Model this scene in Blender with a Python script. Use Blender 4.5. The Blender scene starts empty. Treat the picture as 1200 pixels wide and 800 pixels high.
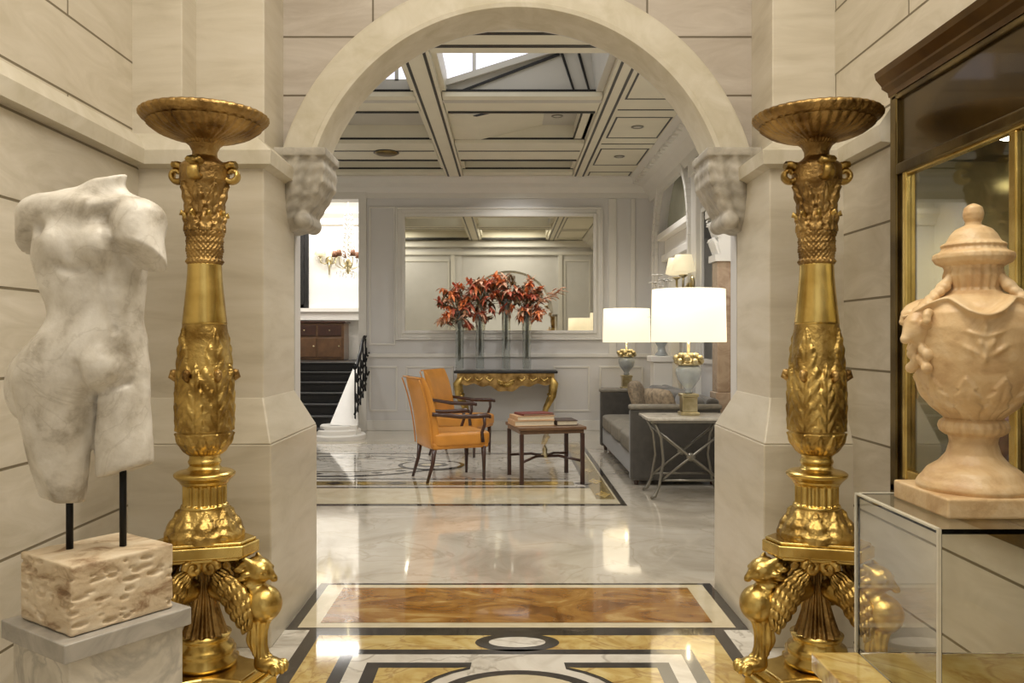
import bpy, bmesh, math, random
import numpy as np
from mathutils import Vector, Matrix
random.seed(7); np.random.seed(7)
PI = math.pi
S = bpy.context.scene
COL = S.collection

# ------------------------------------------------------------------ helpers
def tag(o, label=None, cat=None, group=None, kind=None):
    if label: o['label'] = label
    if cat: o['category'] = cat
    if group: o['group'] = group
    if kind: o['kind'] = kind
    return o

def thing(name, label, cat, loc=(0, 0, 0), rz=0.0, group=None):
    o = bpy.data.objects.new(name, None); COL.objects.link(o)
    o.empty_display_size = .1
    o.location = loc; o.rotation_euler = (0, 0, rz)
    return tag(o, label, cat, group)

def copy_tree(o, parent=None):
    c = o.copy(); COL.objects.link(c)
    if parent is not None: c.parent = parent
    for ch in list(o.children): copy_tree(ch, c)
    return c

def dup(root, loc, rz, label, group=None):
    r = copy_tree(root); r.location = loc; r.rotation_euler = (0, 0, rz)
    return tag(r, label, None, group)

class MB:
    """collects shapes, then links them as one mesh object"""
    def __init__(s): s.v = []; s.f = []; s.m = []; s.mi = 0
    def add(s, vs, fs):
        b = len(s.v); s.v += [tuple(float(c) for c in p) for p in vs]
        for f in fs: s.f.append([b + i for i in f]); s.m.append(s.mi)
        return s
    def box(s, x0, x1, y0, y1, z0, z1):
        vs = [(x, y, z) for z in (z0, z1) for x, y in ((x0, y0), (x1, y0), (x1, y1), (x0, y1))]
        return s.add(vs, [(3, 2, 1, 0), (4, 5, 6, 7), (0, 1, 5, 4), (1, 2, 6, 5), (2, 3, 7, 6), (3, 0, 4, 7)])
    def frustum(s, a, z0, b, z1):
        vs = [(a[0], a[2], z0), (a[1], a[2], z0), (a[1], a[3], z0), (a[0], a[3], z0),
              (b[0], b[2], z1), (b[1], b[2], z1), (b[1], b[3], z1), (b[0], b[3], z1)]
        return s.add(vs, [(3, 2, 1, 0), (4, 5, 6, 7), (0, 1, 5, 4), (1, 2, 6, 5), (2, 3, 7, 6), (3, 0, 4, 7)])
    def prism(s, pts, a, b, axis='y'):
        """2D polygon extruded: axis y -> pts are (x,z); x -> (y,z); z -> (x,y)"""
        def mk(p, t):
            return {'y': (p[0], t, p[1]), 'x': (t, p[0], p[1]), 'z': (p[0], p[1], t)}[axis]
        n = len(pts)
        vs = [mk(p, a) for p in pts] + [mk(p, b) for p in pts]
        fs = [tuple(range(n)), tuple(range(2 * n - 1, n - 1, -1))]
        fs += [(i, (i + 1) % n, n + (i + 1) % n, n + i) for i in range(n)]
        return s.add(vs, fs)
    def tube(s, pts, rad, seg=10, cap=True, flat=1.0):
        pts = [Vector(p) for p in pts]; n = len(pts)
        if not hasattr(rad, '__len__'): rad = [rad] * n
        vs = []; up = None
        for i in range(n):
            t = (pts[min(i + 1, n - 1)] - pts[max(i - 1, 0)])
            t = t.normalized() if t.length > 1e-9 else Vector((0, 0, 1))
            if up is None: up = Vector((0, 0, 1)) if abs(t.z) < .9 else Vector((1, 0, 0))
            a = up - t * up.dot(t)
            if a.length < 1e-6: a = t.orthogonal()
            a.normalize(); b = t.cross(a); up = a
            for k in range(seg):
                an = 2 * PI * k / seg
                vs.append(pts[i] + a * (rad[i] * math.cos(an)) + b * (rad[i] * flat * math.sin(an)))
        fs = [(i * seg + k, i * seg + (k + 1) % seg, (i + 1) * seg + (k + 1) % seg, (i + 1) * seg + k)
              for i in range(n - 1) for k in range(seg)]
        if cap:
            fs.append(tuple(range(seg - 1, -1, -1))); fs.append(tuple(range((n - 1) * seg, n * seg)))
        return s.add(vs, fs)
    def lathe(s, prof, seg=48, c=(0, 0, 0), rf=None, cap=True):
        """prof: list of (r,z); rf(theta array, z, r) -> radius array"""
        th = np.arange(seg) * 2 * PI / seg
        vs = []
        for r, z in prof:
            rr = np.full(seg, r) if rf is None else np.broadcast_to(rf(th, z, r), (seg,))
            for k in range(seg):
                vs.append((c[0] + rr[k] * math.cos(th[k]), c[1] + rr[k] * math.sin(th[k]), c[2] + z))
        n = len(prof)
        fs = [(i * seg + k, i * seg + (k + 1) % seg, (i + 1) * seg + (k + 1) % seg, (i + 1) * seg + k)
              for i in range(n - 1) for k in range(seg)]
        if cap:
            fs.append(tuple(range(seg - 1, -1, -1))); fs.append(tuple(range((n - 1) * seg, n * seg)))
        return s.add(vs, fs)
    def ball(s, c, r, seg=14, ring=8):
        if not hasattr(r, '__len__'): r = (r, r, r)
        vs = [(c[0], c[1], c[2] - r[2])]; fs = []
        for i in range(1, ring):
            ph = -PI / 2 + PI * i / ring
            for k in range(seg):
                a = 2 * PI * k / seg
                vs.append((c[0] + r[0] * math.cos(ph) * math.cos(a), c[1] + r[1] * math.cos(ph) * math.sin(a), c[2] + r[2] * math.sin(ph)))
        vs.append((c[0], c[1], c[2] + r[2])); t = len(vs) - 1
        for k in range(seg): fs.append((0, 1 + (k + 1) % seg, 1 + k))
        for i in range(ring - 2):
            for k in range(seg):
                a = 1 + i * seg; fs.append((a + k, a + (k + 1) % seg, a + seg + (k + 1) % seg, a + seg + k))
        a = 1 + (ring - 2) * seg
        for k in range(seg): fs.append((a + k, a + (k + 1) % seg, t))
        return s.add(vs, fs)
    def grid(s, fn, nu, nv, closed_u=False):
        vs = [fn(i / (nu if closed_u else nu - 1), j / (nv - 1)) for j in range(nv) for i in range(nu)]
        m = nu if closed_u else nu - 1
        fs = [(j * nu + i, j * nu + (i + 1) % nu, (j + 1) * nu + (i + 1) % nu, (j + 1) * nu + i) for j in range(nv - 1) for i in range(m)]
        return s.add(vs, fs)
    def xform(s, M, start=0):
        for i in range(start, len(s.v)): s.v[i] = tuple(M @ Vector(s.v[i]))
        return s
    def build(s, name, mats, parent=None, smooth=False, bevel=0, sub=0, solid=0, fixn=True, angle=40):
        me = bpy.data.meshes.new(name); me.from_pydata(s.v, [], s.f)
        if not isinstance(mats, (list, tuple)): mats = [mats]
        for m in mats: me.materials.append(m)
        me.polygons.foreach_set('material_index', s.m)
        if fixn:
            bm = bmesh.new(); bm.from_mesh(me); bmesh.ops.recalc_face_normals(bm, faces=bm.faces[:]); bm.to_mesh(me); bm.free()
        if smooth:
            me.polygons.foreach_set('use_smooth', [True] * len(me.polygons))
            if smooth == 'auto': me.set_sharp_from_angle(angle=math.radians(angle))
        me.update()
        o = bpy.data.objects.new(name, me); COL.objects.link(o)
        if parent is not None: o.parent = parent
        if solid:
            md = o.modifiers.new('thick', 'SOLIDIFY'); md.thickness = solid; md.offset = 0
        if bevel:
            md = o.modifiers.new('bevel', 'BEVEL'); md.width = bevel; md.segments = 3; md.limit_method = 'ANGLE'; md.angle_limit = math.radians(35)
        if sub:
            md = o.modifiers.new('sub', 'SUBSURF'); md.levels = sub; md.render_levels = sub
        return o

# ---- implicit modelling: smooth unions meshed with surface nets
def sd_ell(P, c, r, R=None):
    q = P - np.array(c)
    if R is not None: q = q @ np.array(R)
    r = np.array(r, dtype=float)
    k0 = np.linalg.norm(q / r, axis=-1); k1 = np.linalg.norm(q / (r * r), axis=-1)
    return k0 * (k0 - 1) / np.maximum(k1, 1e-9)
def sd_cap(P, a, b, ra, rb=None):
    if rb is None: rb = ra
    a = np.array(a, float); b = np.array(b, float); ab = b - a
    t = np.clip(((P - a) @ ab) / (ab @ ab), 0, 1)
    return np.linalg.norm(P - a - t[..., None] * ab, axis=-1) - (ra + (rb - ra) * t)
def sd_plane(P, p, n):
    n = np.array(n, float); n /= np.linalg.norm(n)
    return (P - np.array(p)) @ n
def smin(a, b, k):
    h = np.clip(.5 + .5 * (b - a) / k, 0, 1)
    return b + (a - b) * h - k * h * (1 - h)
def smax(a, b, k): return -smin(-a, -b, k)
def nets(fn, lo, hi, h):
    lo = np.array(lo, float); hi = np.array(hi, float)
    n = np.ceil((hi - lo) / h).astype(int) + 1
    ax = [lo[i] + h * np.arange(n[i]) for i in range(3)]
    G = np.stack(np.meshgrid(*ax, indexing='ij'), -1).astype(np.float32)
    D = fn(G); I = D < 0
    nc = n - 1
    acc = np.zeros((*nc, 3)); cnt = np.zeros(nc)
    idx3 = np.stack(np.meshgrid(*[np.arange(k) for k in nc], indexing='ij'), -1)
    def sl(d): return tuple(slice(d[i], d[i] + nc[i]) for i in range(3))
    for axn in range(3):
        o1, o2 = [k for k in range(3) if k != axn]
        for p in (0, 1):
            for q in (0, 1):
                d = [0, 0, 0]; d[o1] = p; d[o2] = q; e = list(d); e[axn] = 1
                A = D[sl(d)]; B = D[sl(e)]; X = (A < 0) != (B < 0)
                t = np.where(X, A / np.where(np.abs(A - B) < 1e-12, 1, A - B), 0)
                pos = np.zeros((*nc, 3)); pos[..., o1] = p; pos[..., o2] = q; pos[..., axn] = t
                acc += pos * X[..., None]; cnt += X
    M = cnt > 0
    vid = -np.ones(nc, int); vid[M] = np.arange(M.sum())
    V = lo + h * (idx3[M] + acc[M] / cnt[M][:, None])
    F = []
    for axn in range(3):
        o1, o2 = [(1, 2), (2, 0), (0, 1)][axn]
        s0 = [slice(1, -1)] * 3; s0[axn] = slice(0, nc[axn]); s1 = list(s0); s1[axn] = slice(1, nc[axn] + 1)
        # restrict to inner edges
        a = I[tuple(s0)]; b = I[tuple(s1)]
        W = np.argwhere(a != b)
        if len(W) == 0: continue
        flip = a[tuple(W.T)]
        base = W.copy(); base[:, o1] += 1; base[:, o2] += 1
        def cid(du, dv):
            c = base.copy(); c[:, o1] -= du; c[:, o2] -= dv
            return vid[c[:, 0], c[:, 1], c[:, 2]]
        q = np.stack([cid(1, 1), cid(0, 1), cid(0, 0), cid(1, 0)], 1)
        q[~flip] = q[~flip][:, ::-1]
        F.append(q)
    F = np.concatenate(F); F = F[(F >= 0).all(1)]
    return V, F
def net_obj(name, mat, fn, lo, hi, h, parent=None, off=(0, 0, 0)):
    V, F = nets(fn, lo, hi, h)
    me = bpy.data.meshes.new(name); me.from_pydata((V - np.array(off)).tolist(), [], F.tolist())
    me.materials.append(mat); me.polygons.foreach_set('use_smooth', [True] * len(me.polygons)); me.update()
    o = bpy.data.objects.new(name, me); COL.objects.link(o)
    if parent is not None: o.parent = parent
    return o
def vnoise(P, f, seed=0):
    """cheap smooth noise from sines"""
    r = np.random.RandomState(seed); out = 0
    for k in range(4):
        d = r.normal(size=3); d /= np.linalg.norm(d)
        out = out + np.sin((P @ (d * f * (1 + .37 * k))) + r.rand() * 6.28)
    return out / 4

# ------------------------------------------------------------------ materials
def new_mat(name):
    m = bpy.data.materials.new(name); m.use_nodes = True
    nt = m.node_tree; return m, nt, nt.nodes['Principled BSDF']
def C(c): return (c[0], c[1], c[2], 1)
def srgb(r, g, b):
    f = lambda x: (x / 255 / 12.92) if x / 255 <= .04045 else ((x / 255 + .055) / 1.055) ** 2.4
    return (f(r), f(g), f(b))
def plain(name, col, rough=.5, metal=0, var=.08, scale=12, bump=0, bscale=60, coat=0, spec=None, sheen=0):
    m, nt, p = new_mat(name)
    tc = nt.nodes.new('ShaderNodeTexCoord'); n = nt.nodes.new('ShaderNodeTexNoise')
    n.inputs['Scale'].default_value = scale; n.inputs['Detail'].default_value = 4
    nt.links.new(tc.outputs['Object'], n.inputs['Vector'])
    r = nt.nodes.new('ShaderNodeValToRGB')
    r.color_ramp.elements[0].position = .3; r.color_ramp.elements[1].position = .7
    r.color_ramp.elements[0].color = C([max(0, c * (1 - var)) for c in col]); r.color_ramp.elements[1].color = C([min(1, c * (1 + var)) for c in col])
    nt.links.new(n.outputs['Fac'], r.inputs['Fac']); nt.links.new(r.outputs['Color'], p.inputs['Base Color'])
    p.inputs['Roughness'].default_value = rough; p.inputs['Metallic'].default_value = metal
    if spec is not None: p.inputs['Specular IOR Level'].default_value = spec
    if coat: p.inputs['Coat Weight'].default_value = coat; p.inputs['Coat Roughness'].default_value = .05
    if sheen: p.inputs['Sheen Weight'].default_value = sheen
    if bump:
        n2 = nt.nodes.new('ShaderNodeTexNoise'); n2.inputs['Scale'].default_value = bscale; n2.inputs['Detail'].default_value = 3
        nt.links.new(tc.outputs['Object'], n2.inputs['Vector'])
        b = nt.nodes.new('ShaderNodeBump'); b.inputs['Strength'].default_value = bump; b.inputs['Distance'].default_value = .01
        nt.links.new(n2.outputs['Fac'], b.inputs['Height']); nt.links.new(b.outputs['Normal'], p.inputs['Normal'])
    return m
def marble(name, cols, scale=2.0, dist=2.5, rough=.2, vein=None, vscale=3.0, vw=.06, stretch=(1, 1, 1), bump=0, coat=0, rot=(0, 0, 0), vamt=1.0):
    """cols: list of (pos, colour) over a warped noise; vein: colour of thin veins"""
    m, nt, p = new_mat(name)
    tc = nt.nodes.new('ShaderNodeTexCoord'); mp = nt.nodes.new('ShaderNodeMapping')
    mp.inputs['Scale'].default_value = stretch; mp.inputs['Rotation'].default_value = rot
    nt.links.new(tc.outputs['Object'], mp.inputs['Vector'])
    n = nt.nodes.new('ShaderNodeTexNoise'); n.inputs['Scale'].default_value = scale; n.inputs['Detail'].default_value = 8
    n.inputs['Roughness'].default_value = .6; n.inputs['Distortion'].default_value = dist
    nt.links.new(mp.outputs[0], n.inputs['Vector'])
    r = nt.nodes.new('ShaderNodeValToRGB')
    e = r.color_ramp.elements
    e[0].position, e[0].color = cols[0][0], C(cols[0][1]); e[1].position, e[1].color = cols[-1][0], C(cols[-1][1])
    for pos, c in cols[1:-1]:
        x = e.new(pos); x.color = C(c)
    nt.links.new(n.outputs['Fac'], r.inputs['Fac']); out = r.outputs['Color']
    if vein is not None:
        n2 = nt.nodes.new('ShaderNodeTexNoise'); n2.inputs['Scale'].default_value = vscale; n2.inputs['Detail'].default_value = 6; n2.inputs['Distortion'].default_value = 1.2
        nt.links.new(mp.outputs[0], n2.inputs['Vector'])
        a = nt.nodes.new('ShaderNodeMath'); a.operation = 'SUBTRACT'; a.inputs[1].default_value = .5; nt.links.new(n2.outputs['Fac'], a.inputs[0])
        ab = nt.nodes.new('ShaderNodeMath'); ab.operation = 'ABSOLUTE'; nt.links.new(a.outputs[0], ab.inputs[0])
        mr = nt.nodes.new('ShaderNodeMapRange'); mr.inputs[1].default_value = 0; mr.inputs[2].default_value = vw; mr.inputs[3].default_value = vamt; mr.inputs[4].default_value = 0
        nt.links.new(ab.outputs[0], mr.inputs[0])
        mx = nt.nodes.new('ShaderNodeMixRGB'); mx.inputs[2].default_value = C(vein)
        nt.links.new(mr.outputs[0], mx.inputs[0]); nt.links.new(out, mx.inputs[1]); out = mx.outputs[0]
    nt.links.new(out, p.inputs['Base Color']); p.inputs['Roughness'].default_value = rough
    if coat: p.inputs['Coat Weight'].default_value = coat; p.inputs['Coat Roughness'].default_value = .04
    if bump:
        b = nt.nodes.new('ShaderNodeBump'); b.inputs['Strength'].default_value = bump; b.inputs['Distance'].default_value = .01
        n3 = nt.nodes.new('ShaderNodeTexNoise'); n3.inputs['Scale'].default_value = 35; n3.inputs['Detail'].default_value = 5
        nt.links.new(tc.outputs['Object'], n3.inputs['Vector'])
        nt.links.new(n3.outputs['Fac'], b.inputs['Height']); nt.links.new(b.outputs['Normal'], p.inputs['Normal'])
    return m
def stone(name, c0, c1, axis='y', zph=.03, row=.32, width=1.9, uph=0.0, rough=.45, joint=(.30, .27, .21), jw=.006):
    """coursed stone with fine dark joints, soft horizontal bedding"""
    m, nt, p = new_mat(name)
    tc = nt.nodes.new('ShaderNodeTexCoord'); sp = nt.nodes.new('ShaderNodeSeparateXYZ'); nt.links.new(tc.outputs['Object'], sp.inputs[0])
    cb = nt.nodes.new('ShaderNodeCombineXYZ')
    au = nt.nodes.new('ShaderNodeMath'); au.operation = 'ADD'; au.inputs[1].default_value = 20 * width - uph
    nt.links.new(sp.outputs[{'x': 0, 'y': 1}[axis]], au.inputs[0])
    az = nt.nodes.new('ShaderNodeMath'); az.operation = 'ADD'; az.inputs[1].default_value = 20 * row - zph
    nt.links.new(sp.outputs[2], az.inputs[0])
    nt.links.new(au.outputs[0], cb.inputs[0]); nt.links.new(az.outputs[0], cb.inputs[1])
    br = nt.nodes.new('ShaderNodeTexBrick'); br.inputs['Scale'].default_value = 1; br.inputs['Mortar Size'].default_value = jw
    br.inputs['Brick Width'].default_value = width; br.inputs['Row Height'].default_value = row; br.inputs['Mortar Smooth'].default_value = .3
    br.inputs['Bias'].default_value = 0
    br.inputs['Color1'].default_value = (.94, .94, .94, 1); br.inputs['Color2'].default_value = (1.0, 1.0, 1.0, 1); br.inputs['Mortar'].default_value = C(joint)
    nt.links.new(cb.outputs[0], br.inputs['Vector'])
    mp = nt.nodes.new('ShaderNodeMapping'); mp.inputs['Scale'].default_value = (.9, .9, 3.2); nt.links.new(tc.outputs['Object'], mp.inputs['Vector'])
    n = nt.nodes.new('ShaderNodeTexNoise'); n.inputs['Scale'].default_value = 2.2; n.inputs['Detail'].default_value = 9; n.inputs['Roughness'].default_value = .62; n.inputs['Distortion'].default_value = 1.4
    nt.links.new(mp.outputs[0], n.inputs['Vector'])
    r = nt.nodes.new('ShaderNodeValToRGB'); r.color_ramp.elements[0].position = .34; r.color_ramp.elements[1].position = .66
    r.color_ramp.elements[0].color = C(c0); r.color_ramp.elements[1].color = C(c1); nt.links.new(n.outputs['Fac'], r.inputs['Fac'])
    mx = nt.nodes.new('ShaderNodeMixRGB'); mx.blend_type = 'MULTIPLY'; mx.inputs[0].default_value = 1
    nt.links.new(r.outputs[0], mx.inputs[1]); nt.links.new(br.outputs['Color'], mx.inputs[2]); nt.links.new(mx.outputs[0], p.inputs['Base Color'])
    p.inputs['Roughness'].default_value = rough
    inv = nt.nodes.new('ShaderNodeMath'); inv.operation = 'SUBTRACT'; inv.inputs[0].default_value = 1; nt.links.new(br.outputs['Fac'], inv.inputs[1])
    b = nt.nodes.new('ShaderNodeBump'); b.inputs['Strength'].default_value = .6; b.inputs['Distance'].default_value = .006
    nt.links.new(inv.outputs[0], b.inputs['Height']); nt.links.new(b.outputs['Normal'], p.inputs['Normal'])
    return m
def gold(name, c, dark, rough=.3, bump=.25, bscale=55, dpos=(.35, .62), nscale=9):
    m, nt, p = new_mat(name)
    tc = nt.nodes.new('ShaderNodeTexCoord'); n = nt.nodes.new('ShaderNodeTexNoise'); n.inputs['Scale'].default_value = nscale; n.inputs['Detail'].default_value = 7
    nt.links.new(tc.outputs['Object'], n.inputs['Vector'])
    r = nt.nodes.new('ShaderNodeValToRGB'); r.color_ramp.elements[0].position, r.color_ramp.elements[1].position = dpos
    r.color_ramp.elements[0].color = C(dark); r.color_ramp.elements[1].color = C(c)
    nt.links.new(n.outputs['Fac'], r.inputs['Fac']); nt.links.new(r.outputs[0], p.inputs['Base Color'])
    p.inputs['Metallic'].default_value = 1; p.inputs['Roughness'].default_value = rough
    if bump:
        n2 = nt.nodes.new('ShaderNodeTexNoise'); n2.inputs['Scale'].default_value = bscale; n2.inputs['Detail'].default_value = 4
        nt.links.new(tc.outputs['Object'], n2.inputs['Vector'])
        b = nt.nodes.new('ShaderNodeBump'); b.inputs['Strength'].default_value = bump; b.inputs['Distance'].default_value = .01
        nt.links.new(n2.outputs['Fac'], b.inputs['Height']); nt.links.new(b.outputs['Normal'], p.inputs['Normal'])
    return m
def glass(name, col=(1, 1, 1), ior=1.45, rough=0.0):
    m, nt, p = new_mat(name)
    tc = nt.nodes.new('ShaderNodeTexCoord'); n = nt.nodes.new('ShaderNodeTexNoise'); n.inputs['Scale'].default_value = 3
    nt.links.new(tc.outputs['Object'], n.inputs['Vector'])
    mr = nt.nodes.new('ShaderNodeMapRange'); mr.inputs[3].default_value = rough; mr.inputs[4].default_value = rough + .01
    nt.links.new(n.outputs['Fac'], mr.inputs[0]); nt.links.new(mr.outputs[0], p.inputs['Roughness'])
    p.inputs['Base Color'].default_value = C(col); p.inputs['Transmission Weight'].default_value = 1; p.inputs['IOR'].default_value = ior
    return m
def emit(name, col, power, base=(.8, .8, .8)):
    m, nt, p = new_mat(name)
    tc = nt.nodes.new('ShaderNodeTexCoord'); n = nt.nodes.new('ShaderNodeTexNoise'); n.inputs['Scale'].default_value = 90
    nt.links.new(tc.outputs['Object'], n.inputs['Vector'])
    mr = nt.nodes.new('ShaderNodeMapRange'); mr.inputs[3].default_value = power * .95; mr.inputs[4].default_value = power * 1.05
    nt.links.new(n.outputs['Fac'], mr.inputs[0]); nt.links.new(mr.outputs[0], p.inputs['Emission Strength'])
    p.inputs['Base Color'].default_value = C(base); p.inputs['Emission Color'].default_value = C(col)
    return m

ST0, ST1 = srgb(196, 188, 170), srgb(217, 210, 196)
M = {}
M['wall_l'] = stone('stone_wall_side', ST0, ST1, 'y', .03, .32, 7.0, 1.0)
M['wall_u'] = stone('stone_wall_upper', srgb(203, 194, 174), srgb(222, 214, 198), 'y', 2.46, .32, 1.5, 3.37)
M['wall_r'] = stone('stone_wall_right', ST0, ST1, 'y', .03, .32, 7.0, 2.0)
M['wall_a'] = stone('stone_wall_arch', srgb(184, 173, 160), srgb(204, 195, 184), 'x', 2.46, .32, 1.5, -.737 - .75)  # darker, greyer stone: the arch wall's weaker light is put into its colour
M['pier'] = marble('stone_pier', [(.3, srgb(196, 187, 168)), (.5, srgb(211, 203, 186)), (.72, srgb(220, 213, 199))], 3.0, .5, .35, stretch=(.5, .5, 3), bump=.05)
M['dado'] = marble('stone_dado', [(.3, srgb(192, 183, 163)), (.5, srgb(208, 200, 182)), (.72, srgb(218, 211, 196))], 3.2, .6, .28, stretch=(.5, .5, 2.6), bump=.05)
M['arch'] = marble('stone_arch', [(.3, srgb(198, 190, 168)), (.55, srgb(212, 205, 188)), (.75, srgb(222, 216, 202))], 5, 1.0, .5, bump=.1)
M['corbel'] = marble('stone_corbel', [(.3, srgb(146, 140, 130)), (.55, srgb(178, 172, 160)), (.75, srgb(200, 194, 184))], 9, 1.0, .5, bump=.2)
M['hall'] = plain('hall_plaster', srgb(212, 210, 208), .5, 0, .02, 3)
M['hallt'] = plain('hall_trim_white', srgb(222, 219, 212), .4, 0, .02, 5)
M['white'] = plain('white_plaster', srgb(240, 236, 228), .5, 0, .01, 4)
M['ceil'] = plain('ceiling_cream', srgb(224, 218, 198), .5, 0, .03, 4)
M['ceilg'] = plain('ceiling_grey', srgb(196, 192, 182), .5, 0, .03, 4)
M['ebony'] = plain('ebony_line', (.012, .011, .01), .4, 0, .2, 20)
M['floor'] = marble('floor_cream_marble', [(.3, srgb(176, 166, 148)), (.5, srgb(204, 195, 178)), (.75, srgb(220, 212, 198))], 1.1, 1.8, .07, vein=srgb(176, 164, 142), vscale=1.5, vw=.02, vamt=.5, coat=.6)
M['ivory'] = marble('inlay_ivory', [(.3, srgb(206, 198, 184)), (.6, srgb(232, 227, 216))], 3, 2, .07, vein=srgb(150, 140, 124), vscale=2.5, vw=.03, vamt=.6, coat=.6)
M['black'] = marble('inlay_black', [(.35, (.012, .01, .009)), (.6, (.04, .034, .03)), (.75, (.12, .10, .085))], 14, 1.5, .08, coat=.6)
M['siena'] = marble('inlay_siena', [(.3, srgb(176, 138, 66)), (.5, srgb(206, 178, 106)), (.72, srgb(226, 206, 146))], 3.2, 2.5, .08, vein=srgb(150, 104, 48), vscale=3, vw=.025, vamt=.6, coat=.6)
M['onyx'] = marble('inlay_brown_onyx', [(.28, srgb(92, 54, 18)), (.42, srgb(142, 94, 36)), (.56, srgb(168, 122, 56)), (.7, srgb(206, 174, 112))], 2.2, 3.0, .07, stretch=(.8, 1.5, 1), coat=.6)
M['olive'] = marble('inlay_olive', [(.3, srgb(110, 92, 52)), (.6, srgb(160, 138, 84))], 5, 2, .08, coat=.6)
M['cream'] = marble('inlay_cream', [(.3, srgb(206, 192, 158)), (.65, srgb(226, 214, 184))], 2.4, 2, .07, coat=.6)
M['gold'] = gold('gilt_carved', (.70, .50, .17), (.26, .155, .04), .34, .45, 75)
M['golds'] = gold('gilt_smooth', (.74, .55, .19), (.50, .34, .09), .27, .08, 34)
M['goldd'] = gold('gilt_dark', (.50, .33, .125), (.17, .095, .03), .40, .5, 85)
M['bronze'] = gold('bronze_dark', (.24, .175, .07), (.09, .062, .024), .32, .08, 40, nscale=4)
M['gold2'] = gold('gilt_worn', (.72, .53, .18), (.36, .23, .06), .30, .15, 60)
M['brass'] = gold('brass', (.68, .60, .38), (.44, .36, .19), .28, .1, 60)
M['torso'] = marble('torso_marble', [(.34, srgb(158, 149, 134)), (.47, srgb(204, 198, 187)), (.66, srgb(228, 224, 216))], 8, .3, .42, vein=srgb(150, 140, 122), vscale=4, vw=.012, vamt=.25, bump=.25)
M['plinth'] = marble('plinth_grey_marble', [(.3, srgb(184, 178, 166)), (.55, srgb(212, 206, 194)), (.75, srgb(224, 219, 208))], 3, 3, .25, vein=srgb(150, 146, 140), vscale=3, vw=.03, vamt=.5)
M['pcap'] = marble('plinth_cap_grey', [(.3, srgb(138, 134, 128)), (.6, srgb(180, 175, 167))], 5, 2, .3)
M['trav'] = marble('travertine_block', [(.34, srgb(150, 122, 92)), (.46, srgb(206, 186, 156)), (.68, srgb(228, 214, 190))], 7, 1.0, .6, stretch=(1, 1, 2.2), bump=.5)
M['urn'] = marble('urn_pink_stone', [(.28, srgb(188, 150, 108)), (.5, srgb(216, 185, 140)), (.75, srgb(232, 209, 172))], 7, 1.5, .4, bump=.35)
M['iron'] = plain('black_iron', (.012, .012, .013), .45, .6, .2, 20)
M['acryl'] = glass('clear_acrylic', (.97, .98, .96), 1.3)
M['glass'] = glass('clear_glass', (.97, .98, .98), 1.45)
M['vglass'] = glass('vase_glass', (.80, .83, .82), 1.5)
M['mirror'] = gold('mirror_silver', (.68, .65, .54), (.66, .63, .52), .02, 0)
M['mirror2'] = plain('olive_reflection_tone', srgb(176, 168, 132), .12, .55, .06, 3)  # olive tone stands in for the stone wall reflected in the cabinet
M['velvet'] = plain('maroon_velvet', srgb(72, 22, 26), .85, 0, .15, 30, .1, 200, sheen=.3)
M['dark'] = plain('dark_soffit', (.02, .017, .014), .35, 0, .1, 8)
M['leather'] = plain('orange_leather', srgb(205, 139, 56), .36, 0, .08, 7, .05, 140)
M['wood'] = plain('dark_mahogany', srgb(62, 34, 22), .3, 0, .25, 16, .04, 80, coat=.3)
M['woodm'] = plain('brown_wood', srgb(104, 74, 48), .35, 0, .2, 10, .04, 60, coat=.2)
M['sofa'] = plain('charcoal_velvet', srgb(70, 66, 60), .75, 0, .18, 14, .08, 160, sheen=.4)
M['sofac'] = plain('grey_cushion_fabric', srgb(128, 122, 110), .8, 0, .12, 18, .08, 160)
M['pillow'] = plain('taupe_patterned_pillow', srgb(150, 134, 112), .8, 0, .4, 26, .08, 160)
M['steel'] = plain('brushed_steel', srgb(138, 134, 124), .32, .9, .1, 20)
M['shade'] = emit('lit_lampshade', srgb(255, 238, 204), .78, srgb(240, 230, 205))
M['scup'] = emit('candle_shade_glow', srgb(255, 238, 196), .5, srgb(226, 214, 178))
M['edge'] = plain('painted_edge_glint', srgb(206, 202, 186), .25, 0, .05, 30)  # pale colour painting the light along the acrylic edges
M['chsh'] = plain('brown_silk_shade', srgb(128, 84, 56), .6, 0, .1, 20)
M['bulb'] = emit('lit_bulb', srgb(255, 236, 200), 9)
M['sky'] = emit('skylight_glass', srgb(222, 222, 244), .9)
M['spot'] = emit('downlight_lens', srgb(255, 248, 230), 14)
M['ceram'] = plain('grey_glazed_ceramic', srgb(176, 182, 184), .12, .2, .15, 8)
M['flame'] = plain('petal_orange', srgb(244, 136, 80), .5, 0, .25, 20)
M['rust'] = plain('petal_rust', srgb(200, 104, 78), .5, 0, .3, 20)
M['peach'] = plain('petal_peach', srgb(240, 186, 152), .5, 0, .2, 20)
M['leaf'] = plain('leaf_olive_brown', srgb(104, 82, 52), .5, 0, .3, 20)
M['stem'] = plain('stem_green', srgb(86, 88, 52), .5, 0, .2, 20)
M['bookp'] = plain('book_beige_cloth', srgb(196, 158, 118), .6, 0, .06, 20)
M['bookd'] = plain('book_dark_cloth', srgb(60, 42, 34), .5, 0, .1, 20)
M['bookr'] = plain('book_red_cloth', srgb(112, 40, 30), .5, 0, .1, 20)
M['page'] = plain('book_pages', srgb(222, 210, 184), .7, 0, .05, 60)
M['crystal'] = glass('crystal', (.99, .99, 1), 1.6)
M['lunette'] = plain('lunette_glass_green', srgb(176, 178, 158), .15, 0, .06, 3)
M['rosso'] = marble('reddish_marble', [(.3, srgb(150, 126, 104)), (.6, srgb(184, 162, 138))], 5, 2, .25)

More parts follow.
